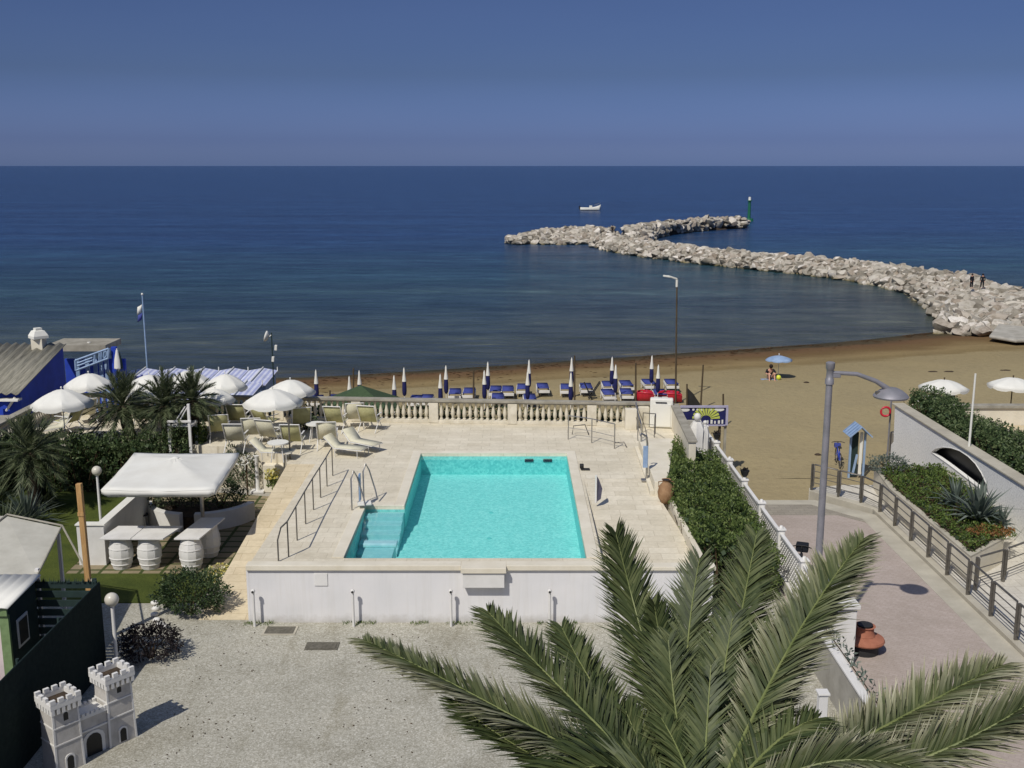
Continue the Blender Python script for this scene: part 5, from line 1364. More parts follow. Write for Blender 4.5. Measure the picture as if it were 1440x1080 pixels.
def deckchair(cm):
    """sling chair; sits facing +y"""
    t = thing('deck_chair','x','deck chair',(0,0,0))
    w = .31
    for s in (-w,w):
        part(t,'side_frame',MB().tube([(s,.48,.40),(s,-.1,.36),(s,-.46,1.02)],.018,6).tube([(s,.46,0),(s,-.12,.60),(s,.42,.60)],.016,6).tube([(s,-.42,0),(s,.05,.38)],.016,6),M['white'],50)
        part(t,'armrest',MB().box(s-.025,s+.025,-.22,.36,.60,.625),M['white'],bevel=.006)
    mb = MB()
    P_ = [(.46,.41),(.2,.36),(-.08,.35),(-.26,.66),(-.45,1.0)]
    for y,z in P_: mb.v += [(-w+.02,y,z),(w-.02,y,z)]
    for i in range(4): mb.f.append((2*i,2*i+1,2*i+3,2*i+2))
    q = part(t,'sling',mb,cm,60); md = q.modifiers.new('s','SOLIDIFY'); md.thickness = .012
    part(t,'top_bar',MB().cyl((-w,-.46,1.02),(w,-.46,1.02),.018,n=6),M['white'],50)
    return t
def lounger(cm, fm, flat=False):
    t = thing('sun_lounger','x','sun lounger',(0,0,0)); w = .30
    P_ = [(1.0,.34),(.2,.34),(-.35,.34),(-.85,.78)] if not flat else [(.95,.34),(.2,.34),(-.5,.34),(-.9,.40)]
    for s in (-w,w): part(t,'side_rail',MB().tube([(s,y,z) for y,z in P_],.02,6),fm,50)
    for s in (-w,w):
        for y in (.8,-.3): part(t,'leg',MB().cyl((s,y,0),(s,y,.34),.018,n=6),fm,50)
    mb = MB()
    for y,z in P_: mb.v += [(-w+.02,y,z+.012),(w-.02,y,z+.012)]
    for i in range(3): mb.f.append((2*i,2*i+1,2*i+3,2*i+2))
    q = part(t,'bed',mb,cm,60); md = q.modifiers.new('s','SOLIDIFY'); md.thickness = .03 if not flat else .07
    part(t,'cross_bar',MB().cyl((-w,1.0,.34),(w,1.0,.34),.018,n=6),fm)
    if flat: part(t,'plastic_frame',MB().box(-w-.02,w+.02,-.92,-.86,.20,.33).box(-w-.02,-w+.04,-.855,.95,.22,.30).box(w-.04,w+.02,-.855,.95,.22,.30),fm,bevel=.01)
    return t
dcO,dcC = Rep(deckchair(M['slingo'])),Rep(deckchair(M['slingc']))
chairs = [(288,608,'O',.4,'olive deck chair seen past the right side of the short palm'),(333,606,'O',0,'olive deck chair close to the balustrade, left of the front parasol'),(370,609,'O',-.5,'olive deck chair turned sideways below the front parasol'),
          (354,627,'C',.1,'cream deck chair in the middle row left of the slim pole'),(307,622,'O',.2,'olive deck chair in shade directly right of the high chair'),(330,636,'C',.0,'cream deck chair nearest to the canopy corner'),
          (422,611,'O',.3,'dark olive deck chair behind the slim pole by the balustrade'),(410,637,'O',0,'upright olive deck chair in front, cut by the slim pole'),(471,609,'O',-.15,'olive deck chair near the balustrade behind the railing top'),
          (459,633,'C',.1,'cream deck chair at the top of the steel railing'),(497,604,'C',.2,'cream deck chair second from the right along the balustrade'),(519,608,'O',-.2,'olive deck chair at the right end of the furniture group'),
          (250,612,'O',.3,'olive deck chair mostly hidden behind the palm trunks'),(378,630,'C',-.3,'cream deck chair between the slim pole and the shaded one'),(96,609,'O',1.2,'olive deck chair under the parasol at the left end of the terrace'),
          (118,598,'C',.6,'cream deck chair by the left balusters behind the leaning palm'),(200,604,'O',.1,'olive deck chair just right of the leaning palm')]
for px,py,k,rz,lab in chairs:
    p = G(px,py,D); (dcO if k=='O' else dcC).put((p.x,p.y+.3,D),rz,lab,'sling deck chairs on the terrace',(1.15,1.1,1.1))
lg = Rep(lounger(M['slingc'],M['white']))
for px,py,rz,lab in ((508,632,-2.2,'cream sun lounger set diagonally at the right of the deck chairs'),(485,640,-1.9,'cream sun lounger nearest the steel railing, tilted'),(382,645,-1.7,'cream sun lounger in front of the deck chairs by the dark bush'),(75,612,2.4,'cream sun lounger below the parasol at the far left')):
    p = G(px,py,D); lg.put((p.x,p.y,D),rz,lab,'cream sun loungers on the terrace',(1,.82,.9))
def table():
    t = thing('side_table','x','table',(0,0,0))
    part(t,'table_top',MB().cyl((0,0,.66),(0,0,.70),.38,n=20),M['canvas'],40)
    for k in range(4):
        a = pi/4+k*pi/2; part(t,'leg',MB().cyl((.32*cos(a),.32*sin(a),0),(.2*cos(a),.2*sin(a),.66),.018,n=6),M['white'],50)
    return t
tb = Rep(table())
for px,py,lab in ((395,622,'round white table under the front parasol pole'),(445,620,'round white table between the two middle deck chairs'),(392,648,'round white table nearest the terrace corner')):
    p = G(px,py,D); tb.put((p.x,p.y,D),0,lab,'round white tables on the terrace')
# small shrubs in pots by the balustrade
p = G(430,604,D); t = shrub('potted_shrub','small dark potted shrub in front of the balustrade behind the slim pole','shrub',(p.x,p.y,D),(.5,.35,.28),500,M['leafdark'],.09,seed=44)
# ---- blue beach bar with corrugated roof on the left
BX = -20.3
t = thing('beach_bar','ultramarine beach bar with a ribbed grey roof and a white roof vent','building',(-23,45.5,D))
ev = GX(28,547,BX); rg = GX(88,484,BX)
y0_,z0_ = ev.y,ev.z; y1_,z1_ = rg.y,rg.z
mb = MB().add([(BX,y0_,0),(BX,y1_,0),(BX,y1_,z1_-.08),(BX,y0_,z0_-.08),(-34,y0_,0),(-34,y1_,0),(-34,y1_,z1_-.08),(-34,y0_,z0_-.08)],[(0,1,2,3),(4,7,6,5),(0,3,7,4),(1,5,6,2)])
part(t,'wall',mb,M['bluepaint'])
mb = MB(); nn = 140
for i in range(nn+1):
    x = -34+(34+BX+.12)*i/nn; w_ = .055*sin(i*pi*.5)
    mb.v += [(x,y0_-.45,z0_-.10+w_),(x,y1_+.1,z1_+.02+w_)]
for i in range(nn): mb.f.append((2*i,2*i+2,2*i+3,2*i+1))
q = part(t,'roof',mb,M['corrug'],50); md = q.modifiers.new('s','SOLIDIFY'); md.thickness = .03
v = GY(54,482,y1_-.3)
q = part(t,'roof_vent',MB().box(v.x-.25,v.x+.25,y1_-.5,y1_,z1_-.2,z1_+.30),M['cream'],bevel=.01)
part(q,'vent_hood',MB().lathe((v.x,y1_-.25,z1_+.32),[(.46,0),(.46,.12),(.30,.34),(.20,.36),(.20,.46)],4),M['canvas'])
part(t,'awning_post',MB().box(BX-1.1,BX-.95,y0_-.7,y0_-.55,1.0,z0_-.1),M['darksteel'])
part(t,'bracket',MB().tube([(BX-.6,y0_-.1,z0_-.9),(BX-.1,y0_-.3,z0_-.3)],.05,6).box(BX-.7,BX+.1,y0_-.5,y0_-.1,z0_-.42,z0_-.34),M['canvas'])
part(t,'counter',MB().box(BX-1.2,BX-.1,y0_-.8,y0_-.1,1.0,1.75),M['canvas'],bevel=.02)
# neighbouring grey wall strip of the side terrace
t = thing('side_wall','dark grey wall strip at the left edge below the blue bar','wall',(-21.5,40,0)); part(t,'wall',MB().box(-24,-20.2,36,42.5,-.5,1.9),M['postgrey'])
part(t,'coping',MB().box(-24,-20.15,35.9,42.6,1.902,1.98),M['greyrail'])
# second blue pavilion with sign frame
Yp = 53.0
def PY(px,py,Y=Yp): return GY(px,py,Y)
a = PY(92,530); b = PY(166,492)
t = thing('blue_pavilion','small blue beach pavilion with a slanting open letter sign and pale curtains','building',((a.x+b.x)/2,Yp,-1.2))
part(t,'back_wall',MB().box(a.x-1,PY(150,500).x,Yp+2.4,Yp+2.6,-1.3,PY(100,505,Yp+2.4).z),M['bluepaint'])
part(t,'end_wall',MB().box(PY(157,500).x,PY(164,500).x,Yp-.05,Yp+.15,-1.3,b.z+.15),M['bluepaint'],bevel=.01)
part(t,'flat_roof',MB().box(a.x-1.2,PY(140,490).x,Yp+.8,Yp+3.0,PY(100,498).z,PY(100,489).z),M['greyrail'],bevel=.01)
part(t,'roof_pipe',MB().cyl(PY(125,489,Yp+1.5),PY(125,481,Yp+1.5),.09,n=8),M['canvas'],50)
for px in (108,122,133,141,149):
    q0,q1 = PY(px,535),PY(px,506); part(t,'curtain',MB().box(q0.x-.10,q0.x+.10,Yp+.2,Yp+.3,-1.2,q1.z),M['ltblue'],bevel=.02)
# sign frame: two slanted rails, with open letter strokes between
c0,c1,c2,c3 = PY(106,507,Yp-.2),PY(153,490,Yp-.2),PY(152,504,Yp-.2),PY(107,521,Yp-.2)
t = thing('letter_sign','slanting pale blue open frame sign with letters on the pavilion front','sign',tuple((c0+c2)/2))
part(t,'frame',MB().tube([c0,c1],.06,6).tube([c1,c2],.06,6).tube([c2,c3],.06,6).tube([c3,c0],.06,6),M['ltblue'],50)
def PL_(u,v): return c3.lerp(c2,u).lerp(c0.lerp(c1,u),v)
for strokes in ([((.05,.38),(.52,.38))],[((.05,.66),(.52,.66))],[((.58,.9),(.58,.15)),((.58,.15),(.66,.15))],[((.72,.12),(.72,.9))],[((.78,.12),(.78,.9))],[((.86,.3),(.89,.12)),((.89,.12),(.94,.3)),((.94,.3),(.94,.72)),((.94,.72),(.89,.9)),((.89,.9),(.86,.72)),((.86,.72),(.86,.3))]):
    mb = MB()
    for a_,b_ in strokes: mb.tube([PL_(*a_),PL_(*b_)],.05,5)
    part(t,'letter_stroke',mb,M['ltblue'],50)
p = GY(167,528,52.5); t = thing('folded_parasol','folded green and white parasol beside the blue pavilion','parasol',(p.x,52.5,-1.2))
part(t,'pole',MB().cyl((p.x,52.5,-1.2),(p.x,52.5,GY(167,490,52.5).z),.03,n=8),M['white'])
z1,z2 = GY(167,519,52.5).z,GY(167,492,52.5).z
part(t,'cover',MB().lathe((p.x,52.5,0),[(.14,z1),(.2,z1+.05),(.16,(z1+z2)/2),(.05,z2)],10),M['canvas'],50)
part(t,'dark_half',MB().lathe((p.x+.09,52.52,0),[(.12,z1),(.16,z1+.05),(.12,(z1+z2)/2),(.02,z2-.1)],8),M['slatdark'],50)
part(t,'foot',MB().cyl((p.x,52.5,-1.2),(p.x,52.5,-1.05),.3,n=12),M['concrete'],40)
# blue low fence right of the pavilion
a = GY(172,536,54); b = GY(200,530,54); t = thing('low_fence','short blue fence strip right of the pavilion','fence',((a.x+b.x)/2,54,-1.2)); part(t,'board',MB().box(a.x,b.x,54,54.1,-1.2,a.z+.25),M['bluefab'],bevel=.01)
part(t,'post',MB().box(b.x-.05,b.x+.05,53.9,53.99,-1.2,a.z+.35),M['bluefab'])
# flagpole
p0 = GY(206,560,58); p1 = GY(200,415,58)
t = thing('flagpole','tall pale blue flagpole with a small hanging blue and white flag','flagpole',(p1.x,58,-1.2))
part(t,'pole',MB().cyl((p1.x,58,-1.3),(p1.x,58,p1.z),.06,.035,8),M['ltblue'],50); part(t,'ball',MB().sph((p1.x,58,p1.z+.05),.07,8),M['canvas'],60)
f0 = GY(199,428,58)
def flagpiece(name, z0_, z1_, m):
    mb = MB()
    for i in range(4):
        for j in range(3):
            mb.v.append((p1.x-.05-.08*i-.04*j, 58+.05*sin(i*2+j), z0_+(z1_-z0_)*j/2-.05*i))
    for i in range(3):
        for j in range(2): k = i*3+j; mb.f.append((k,k+1,k+4,k+3))
    q = part(t,name,mb,m,60); md = q.modifiers.new('s','SOLIDIFY'); md.thickness = .02
flagpiece('flag_white',f0.z,f0.z-.45,M['canvas']); flagpiece('flag_blue',f0.z-.45,f0.z-.85,M['bluefab'])
# beach mast with white dish and two small boxes
Ym = 49.5
p = GY(384,520,Ym); q1 = GY(383,468,Ym)
t = thing('dish_mast','thin dark mast with a white dish and two small white boxes','mast',(p.x,Ym,-1))
part(t,'pole',MB().cyl((p.x,Ym,-1),(p.x,Ym,q1.z),.03,n=6),M['slatdark'],50)
d = GY(378,474,Ym); mb = MB()
mb.lathe((0,0,0),[(.02,0),(.14,.03),(.24,.10),(.27,.16)],16,False); mt_ = Matrix.Translation(d)@Matrix.Rotation(radians(-75),4,'Y')@Matrix.Rotation(0,4,'X')
mb.v = [tuple(mt_@Vector(v)) for v in mb.v]; qd = part(t,'dish',mb,M['canvas'],60); md = qd.modifiers.new('s','SOLIDIFY'); md.thickness = .02
part(t,'dish_arm',MB().cyl(d,(p.x,Ym,d.z+.1),.03,n=6),M['canvas'])
for px,py in ((388,489),(384,505)): c = GY(px,py,Ym); part(t,'box',MB().obox(c,(.12,.12,.26),0,0,.1),M['canvas'],bevel=.02)
# beach cabins with striped roofs
cb_n = 0
def cabin():
    t = thing('beach_cabin','x','beach cabin',(0,0,0)); w = .78
    part(t,'wall',MB().box(-w+.05,w-.05,-1.2,1.2,0,2.0),M['ltblue'],bevel=.01)
    q = part(t,'roof',MB().add([(-w,-1.5,2.02),(-w,1.5,2.22),(0,1.5,2.36),(0,-1.5,2.16),(w,-1.5,2.02),(w,1.5,2.22)],[(0,3,2,1),(3,4,5,2)]),M['cabinroof']); md = q.modifiers.new('s','SOLIDIFY'); md.thickness = .05
    part(t,'door',MB().box(-.35,.35,-1.24,-1.204,0,1.8),M['bluepaint'],bevel=.01)
    part(t,'ridge_cap',MB().cyl((0,-1.52,2.20),(0,1.52,2.40),.035,n=6),M['canvas'],50)
    part(t,'gable_post',MB().cyl((w,1.45,2.05),(w,1.45,2.42),.03,n=5),M['canvas'])
    return t
cbr = Rep(cabin())
for row,Y in enumerate((55.6,52.0)):
    for k in range(5 if row==0 else 4):
        x = -13.55-1.6*k
        cbr.put((x,Y,-1.15),0,('striped roof beach cabin, %s from the right in the %s row'%(ORD[k],('seaward','terrace side')[row])),'beach cabins with blue and white roofs')
# ================================================================= BEACH
def folded(h=2.25):
    t = thing('beach_umbrella','x','beach umbrella',(0,0,0))
    part(t,'pole',MB().cyl((0,0,0),(0,0,h),.022,n=6),M['white'],50)
    part(t,'navy_cover',MB().lathe((0,0,0),[(.05,.72),(.11,.8),(.13,1.0),(.12,1.3),(.105,1.52)],9),M['navy'],50)
    part(t,'white_tip',MB().lathe((0,0,0),[(.125,1.50),(.11,1.62),(.06,1.95),(.045,2.15),(.02,2.22)],9),M['canvas'],50)
    return t
fu = Rep(folded())
back = [(505,521),(568,517),(627,514),(686,509),(744,506),(804,503),(861,502),(917,500)]
front = [(444,520),(491,529),(554,528),(619,526),(681,521),(742,522),(803,524),(866,513),(926,513)]
for nm,lst in (('seaward',back),('landward',front)):
    for k,(px,py) in enumerate(lst):
        p = G(px,py,1.15); zb = zs(p.x,p.y)
        fu.put((p.x,p.y,zb-.02),R.uniform(0,1),'folded navy and white beach umbrella, %s from the left in the %s row'%(ORD[k],nm),'folded beach umbrellas in two rows',(1,1,(1.15-zb)/2.22))
bl = Rep(lounger(M['bluefab'],M['white'],True))
LG = [(640,562),(660,561),(697,558),(714,558),(735,555),(763,554),(796,555),(824,554),(855,551),(880,550),(912,548),(943,548),(855,563),(880,562),(927,563),(445,572),(470,571),(505,571),(600,571),(585,572),(700,569),(745,570),(530,571)]
rowc = {}
for px,py in sorted(LG):
    p = GS(px,py); nm = 'near the waterline' if py < 560 else 'just beyond the balustrade'; rowc[nm] = rowc.get(nm,0)+1
    o = bl.put((p.x,p.y-.2,zs(p.x,p.y)+.02),R.uniform(-.06,.06),'blue sun lounger %s, %s from the left of that row'%(nm,ORD[rowc[nm]-1]),'blue loungers beside the folded umbrellas',(1.15,.9,1.25))
# small umbrella tables / white seats near poles
# dark poles on the beach
POL = [(497,518,562,0,'reddish pole between the two left umbrellas beyond the green roof'),(666,520,566,0,'dark pole left of the fourth pair of umbrellas'),(808,500,572,0,'dark pole close to the seventh pair of umbrellas'),(894,510,566,0,'dark pole between the last two pairs of umbrellas'),
       (985,513,575,-.10,'leaning dark pole above the beach sign'),(1017,554,600,0,'short dark pole right behind the beach sign'),(966,540,572,0,'thin dark pole rising from the black net'),(464,549,566,0,'short green pole left of the green roof')]
for k,(px,py,pb,ln_,lab) in enumerate(POL):
    b = GS(px,pb) if k<7 else G(px,pb,-1); tpz = GY(px,py,b.y)
    solo('beach_pole',MB().cyl((b.x,b.y,b.z-.05),(b.x-ln_*1.5+ (tpz.x-b.x),b.y,tpz.z),.055,.045,7),M['darkwood'],lab,'pole',tuple(b),'dark timber poles on the beach',50)
# tall beach lamp
b = GS(950,568); tpz = GY(952,392,b.y)
t = thing('beach_lamp','tall slim brown lamp post on the sand with a small white arm','lamp post',tuple(b))
part(t,'pole',MB().cyl((b.x,b.y,b.z),(tpz.x,b.y,tpz.z),.055,.04,8),M['darkwood'],50)
part(t,'sleeve',MB().cyl((tpz.x,b.y,tpz.z-.45),(tpz.x,b.y,tpz.z-.05),.065,n=8),M['canvas'],50)
c = GY(939,388,b.y); part(t,'arm',MB().tube([(tpz.x,b.y,tpz.z-.05),(tpz.x,b.y,tpz.z),(c.x,b.y,c.z)],[.04,.05,.045],6),M['canvas'],50)
part(t,'lantern',MB().obox((c.x-.05,b.y,c.z-.02),(.4,.14,.09),0,0,.15),M['canvas'],bevel=.02)
# green reed gazebo
c = GY(507,543,50.5)
t = thing('reed_gazebo','low gazebo with a dark green pyramid roof beyond the balustrade','gazebo',(c.x,50.5,-1.1))
h = 1.75; zt = c.z+.05; ze = .62
q = part(t,'roof',MB().add([(c.x-h-.1,50.5-h,ze),(c.x+h,50.5-h,ze),(c.x+h,50.5+h,ze),(c.x-h-.1,50.5+h,ze),(c.x,50.5,zt)],[(0,1,4),(1,2,4),(2,3,4),(3,0,4)]),M['greengaz'])
md = q.modifiers.new('s','SOLIDIFY'); md.thickness = .08
for sx_ in (-1,1):
    for sy in (-1,1): part(t,'post',MB().cyl((c.x+sx_*h*.9,50.5+sy*h*.9,-1.15),(c.x+sx_*h*.9,50.5+sy*h*.9,ze+.1),.05,n=7),M['darkwood'],50)
# red boats
def redboat():
    t = thing('rescue_boat','x','boat',(0,0,0))
    mb = MB(); nn = 10; secs = [(-1.3,.25,.30),(-1.1,.42,.42),(-.4,.48,.46),(.5,.46,.46),(1.1,.30,.44),(1.4,.06,.42)]
    for (y,w_,h_) in secs:
        for i in range(nn+1):
            a = pi+pi*i/nn; mb.v.append((w_*cos(a),y,h_+h_*sin(a)*.95+.0))
    for j in range(len(secs)-1):
        for i in range(nn): mb.f.append((j*(nn+1)+i,j*(nn+1)+i+1,(j+1)*(nn+1)+i+1,(j+1)*(nn+1)+i))
    mb.f.append(tuple(range(nn+1))); mb.f += [tuple((j*(nn+1),(j+1)*(nn+1),(j+1)*(nn+1)+nn,j*(nn+1)+nn)) for j in range(len(secs)-1)]
    part(t,'hull',mb,M['red'],50)
    part(t,'thwart',MB().box(-.4,.4,-.35,-.1,.46,.52),M['red'],bevel=.01); part(t,'hatch',MB().box(-.18,.18,.3,.6,.47,.5),M['terracotta'],bevel=.01)
    for s in (-1,1): part(t,'gunwale',MB().tube([(s*.27,-1.3,.34),(s*.44,-1.0,.45),(s*.49,-.4,.49),(s*.47,.5,.49),(s*.3,1.1,.47)],.035,6),M['red'],60)
    return t
rb = Rep(redboat())
for px,py,rz,lab in ((908,567,1.5,'smaller red boat hull lying on the sand beyond the balustrade end'),(942,568,1.45,'larger red boat hull next to the black net')):
    p = GS(px,py); rb.put((p.x,p.y+.4,zs(p.x,p.y)+.02),rz,lab,'red boats on the sand',(.75,.40 if px<920 else .56,1.15))
# black net sail
p = GS(968,572)
mb = MB(); a = GY(966,545,p.y); b = GY(982,568,p.y)
mb.add([(a.x,p.y,a.z),(a.x+.05,p.y+.1,-1.1),(b.x,p.y-.1,b.z-.2),(b.x+.2,p.y-.2,-1.1),((a.x+b.x)/2,p.y-.15,(a.z+b.z)/2+.15)],[(0,1,4),(4,1,3),(4,3,2)])
o = solo('net_screen',mb,M['black'],'black net stretched from a pole beside the larger red boat','net',tuple(p)); md = o.modifiers.new('s','SOLIDIFY'); md.thickness = .02
# folded dark chair
p = GS(880,558)
p = GS(830,561); t = thing('folding_chair','black folding chair standing open among the blue loungers','chair',tuple(p))
z = zs(p.x,p.y)
for y in (-.2,.2):
    part(t,'frame',MB().tube([(p.x-.35,p.y+y,z+.95),(p.x+.1,p.y+y,z)],.035,5).tube([(p.x+.55,p.y+y,z+1.0),(p.x-.1,p.y+y,z)],.035,5),M['black'])
part(t,'seat',MB().obox((p.x+.05,p.y,z+.42),(.4,.4,.05)),M['black'])
# beach entrance sign
S0,S1,S2 = GY(957,571,43.9),GY(1022,571,43.9),GY(1022,597,43.9)
ZB,ZT = S2.z,S0.z; XL,XR = S0.x,S1.x; Ys = 43.9; Wd = XR-XL; Hd = ZT-ZB
t = thing('beach_sign','navy entrance sign with a yellow sun fan, white ovals and a row of white letters','sign',((XL+XR)/2,Ys,-1))
part(t,'board',MB().box(XL,XR,Ys,Ys+.05,ZB,ZT),M['navy'])
fr = MB().box(XL-.02,XR+.06,Ys-.05,Ys-.003,ZT-.07,ZT+.03)
part(t,'frame',fr,M['signframe'],bevel=.008); part(t,'frame',MB().box(XR-.03,XR+.07,Ys-.05,Ys-.003,ZB-.03,ZT-.073),M['signframe'],bevel=.008); part(t,'frame',MB().box(XL+.9,XR-.033,Ys-.05,Ys-.003,ZB-.06,ZB),M['signframe'],bevel=.008)
for px in (1012,1020): q = GY(px,600,Ys+.1); part(t,'post',MB().box(q.x-.05,q.x+.05,Ys+.053,Ys+.15,-1.05,ZT),M['greyrail'] if px==1020 else M['darkwood'])
part(t,'post',MB().box(XL+.1,XL+.2,Ys+.053,Ys+.15,-1.05,ZT),M['darkwood'])
cx = XL+Wd*.56; cz_ = ZB+Hd*.30
mb = MB(); Rr = Wd*.30; n = 11
for k in range(n):
    a0,a1 = pi*k/n+.04,pi*(k+1)/n-.04
    mb.add([(cx+Rr*.35*cos(a0),Ys-.012,cz_+Rr*.35*sin(a0)*.8),(cx+Rr*.35*cos(a1),Ys-.012,cz_+Rr*.35*sin(a1)*.8),(cx+Rr*cos(a1),Ys-.012,cz_+Rr*sin(a1)*.95),(cx+Rr*cos(a0),Ys-.012,cz_+Rr*sin(a0)*.95)],[(0,3,2,1)])
part(t,'sun_fan',mb,M['fan'])
for u,v,rx in ((.10,.80,.10),(.84,.82,.11)):
    m_ = MB(); m_.add([(XL+Wd*u+Wd*rx*cos(a*pi/8),Ys-.01,ZB+Hd*v+Hd*.10*sin(a*pi/8)) for a in range(16)],[tuple(range(16))]); part(t,'oval',m_,M['canvas'])
for u in (.28,.37,.46,.56,.66):
    m_ = MB(); m_.add([(XL+Wd*u+Wd*.026*cos(a*pi/5),Ys-.01,ZB+Hd*.82+Hd*.07*sin(a*pi/5)) for a in range(10)],[tuple(range(10))]); part(t,'white_dot',m_,M['canvas'])
for k in range(9):   # the row of lettering is too small to read: plain white marks of the same size
    x0 = XL+Wd*(.26+.080*k); z0 = ZB+Hd*.05; hh = Hd*(.15+.03*(k%3))
    part(t,'lettering_mark',MB().box(x0,x0+Wd*(.035+.01*(k%2)),Ys-.014,Ys-.004,z0,z0+hh),M['canvas'])
# white wrapped bundles at the hedge end
for k,(px,py,pb,w) in enumerate(((981,582,628,.30),(992,590,628,.16))):
    a = GY(px,py,40.4); q = (a.x,40.4,0)
    t = thing('wrapped_statue',('broad white draped statue at the far end of the hedge, before the sign','slim white draped statue just right of the broad one')[k],'statue',q,'white draped statues by the sign')
    H = a.z
    part(t,'drapery',MB().lathe(q,[(w,0),(w*1.05,H*.35),(w*.9,H*.6),(w*1.0,H*.78),(w*.55,H*.88)],14,True,lambda u,z: 1+.10*sin(u*2*pi*7+z)),M['white'],60)
    part(t,'head',MB().sph((q[0],q[1],H*.95),w*.5,10,(1,1,1.1)),M['white'],60)
# ---- open blue umbrella with a seated person and a yellow ball
pb = GS(1094,532); tz = GY(1093,500,pb.y)
ub = parasol(.86,tz.z-pb.z,M['bluestripe'] if 'bluestripe' in M else M['ltblue'],'beach_umbrella',8,.06,.26,.018,.03)
ub.location = (pb.x,pb.y,pb.z); ub['label'] = 'open light blue beach umbrella standing alone on the sand'; ub['category'] = 'beach umbrella'
def person(name, label, loc, rz, J, E_, rad, skin, clothes=(), sc=1, seat='pelvis', hair=None):
    """J: joint dict, E_: edges, rad: radii; skinned body, clothes as further skinned children"""
    t = thing(name,label,'person',loc)
    def skin_obj(nm, jn, ed, rf, m, root, par):
        ks = [k for k in J if k in jn]; idx = {k:i for i,k in enumerate(ks)}
        me = bpy.data.meshes.new(nm); me.from_pydata([tuple(Vector(J[k])*sc) for k in ks],[(idx[a],idx[b]) for a,b in ed if a in idx and b in idx],[])
        o = bpy.data.objects.new(nm,me); C.objects.link(o); o.parent = par
        md = o.modifiers.new('skin','SKIN'); md.use_smooth_shade = True
        for i,k in enumerate(ks):
            r = rf(k)*sc; me.skin_vertices[0].data[i].radius = (r,r); me.skin_vertices[0].data[i].use_root = (k==root)
        md = o.modifiers.new('sub','SUBSURF'); md.levels = 1; md.render_levels = 2
        me.materials.append(m); return o
    b = skin_obj('body',set(J),E_,lambda k: rad[k],skin,seat,t)
    for nm,jn,grow,m,root in clothes:
        skin_obj(nm,set(jn),E_,lambda k: rad[k]+grow,m,root,t)
    if hair:
        h = Vector(J['head'])*sc
        ORG[t.name] = (0,0,0)
        part(t,'hair',MB().sph((h.x,h.y+.02*sc,h.z+.03*sc),.125*sc,12,(1,1.05,1.05)),hair,60)
    t.rotation_euler = (0,0,rz)
    return t
def body(pose):
    J = dict(pose); rad = {}
    base = dict(pelvis=.15,waist=.125,chest=.145,neck=.055,head0=.075,head=.10,top=.07,nose=.03)
    for k in J:
        if k in base: rad[k] = base[k]
        elif k.startswith('hip'): rad[k] = .10
        elif k.startswith('knee'): rad[k] = .062
        elif k.startswith('ankle'): rad[k] = .042
        elif k.startswith('toe'): rad[k] = .035
        elif k.startswith('sho'): rad[k] = .062
        elif k.startswith('elb'): rad[k] = .042
        elif k.startswith('wri'): rad[k] = .03
        elif k.startswith('palm'): rad[k] = .034
        else: rad[k] = .0095
    E_ = [('pelvis','waist'),('waist','chest'),('chest','neck'),('neck','head0'),('head0','head'),('head','top')]
    for s in 'LR':
        E_ += [('pelvis','hip'+s),('hip'+s,'knee'+s),('knee'+s,'ankle'+s),('ankle'+s,'toe'+s),('chest','sho'+s),('sho'+s,'elb'+s),('elb'+s,'wri'+s),('wri'+s,'palm'+s)]
        w_,p_ = Vector(J['wri'+s]),Vector(J['palm'+s]); d = (p_-w_).normalized(); sd_ = d.cross(Vector((0,1,0))).normalized()
        for i,(o_,l_) in enumerate(((-.03,.065),(-.01,.075),(.01,.07),(.03,.055))):
            J['f%s%d'%(s,i)] = tuple(p_+sd_*o_+d*l_); rad['f%s%d'%(s,i)] = .0095; E_.append(('palm'+s,'f%s%d'%(s,i)))
        J['th'+s] = tuple(w_.lerp(p_,.6)+sd_*.06+d*.03); rad['th'+s] = .011; E_.append(('palm'+s,'th'+s))
    return J,E_,rad
# seated on the sand, knees up, arms round the knees, head bent; faces -y (towards the terrace)
sit = dict(pelvis=(0,.12,.14),waist=(0,.16,.34),chest=(0,.08,.56),neck=(0,-.02,.72),head0=(0,-.08,.78),head=(0,-.12,.86),top=(0,-.13,.95),
  hipL=(.12,.06,.14),kneeL=(.16,-.34,.50),ankleL=(.16,-.52,.08),toeL=(.17,-.66,.04),hipR=(-.12,.06,.14),kneeR=(-.16,-.34,.50),ankleR=(-.17,-.52,.08),toeR=(-.19,-.66,.04),
  shoL=(.2,.05,.62),elbL=(.32,-.15,.44),wriL=(.20,-.38,.42),palmL=(.13,-.43,.42),shoR=(-.2,.05,.62),elbR=(-.32,-.15,.44),wriR=(-.20,-.38,.42),palmR=(-.13,-.43,.42))
J,E_,rad = body(sit)
p = GS(1083,534)
person('person','seated person with dark hair and dark top hugging bare knees under the blue umbrella',(p.x,p.y,p.z),0,J,E_,rad,M['skin'],
  [('top',('pelvis','waist','chest','shoL','shoR','elbL','elbR'),.018,M['clothdark'],'chest'),('shorts',('pelvis','hipL','hipR','waist'),.02,M['clothteal'],'pelvis')],1.0,'pelvis',M['hair'])
p = GS(1094,534); solo('beach_ball',MB().sph((p.x,p.y-.1,p.z+.16),.17,14),M['yellow'],'yellow ball on the sand beside the seated person','ball',(p.x,p.y-.1,p.z),smooth=60)
p = GS(1084,536); o = solo('beach_towel',MB().obox((p.x,p.y+.1,p.z+.012),(1.0,1.2,.02)),M['ltblue'],'pale towel under the seated person','towel',tuple(p))
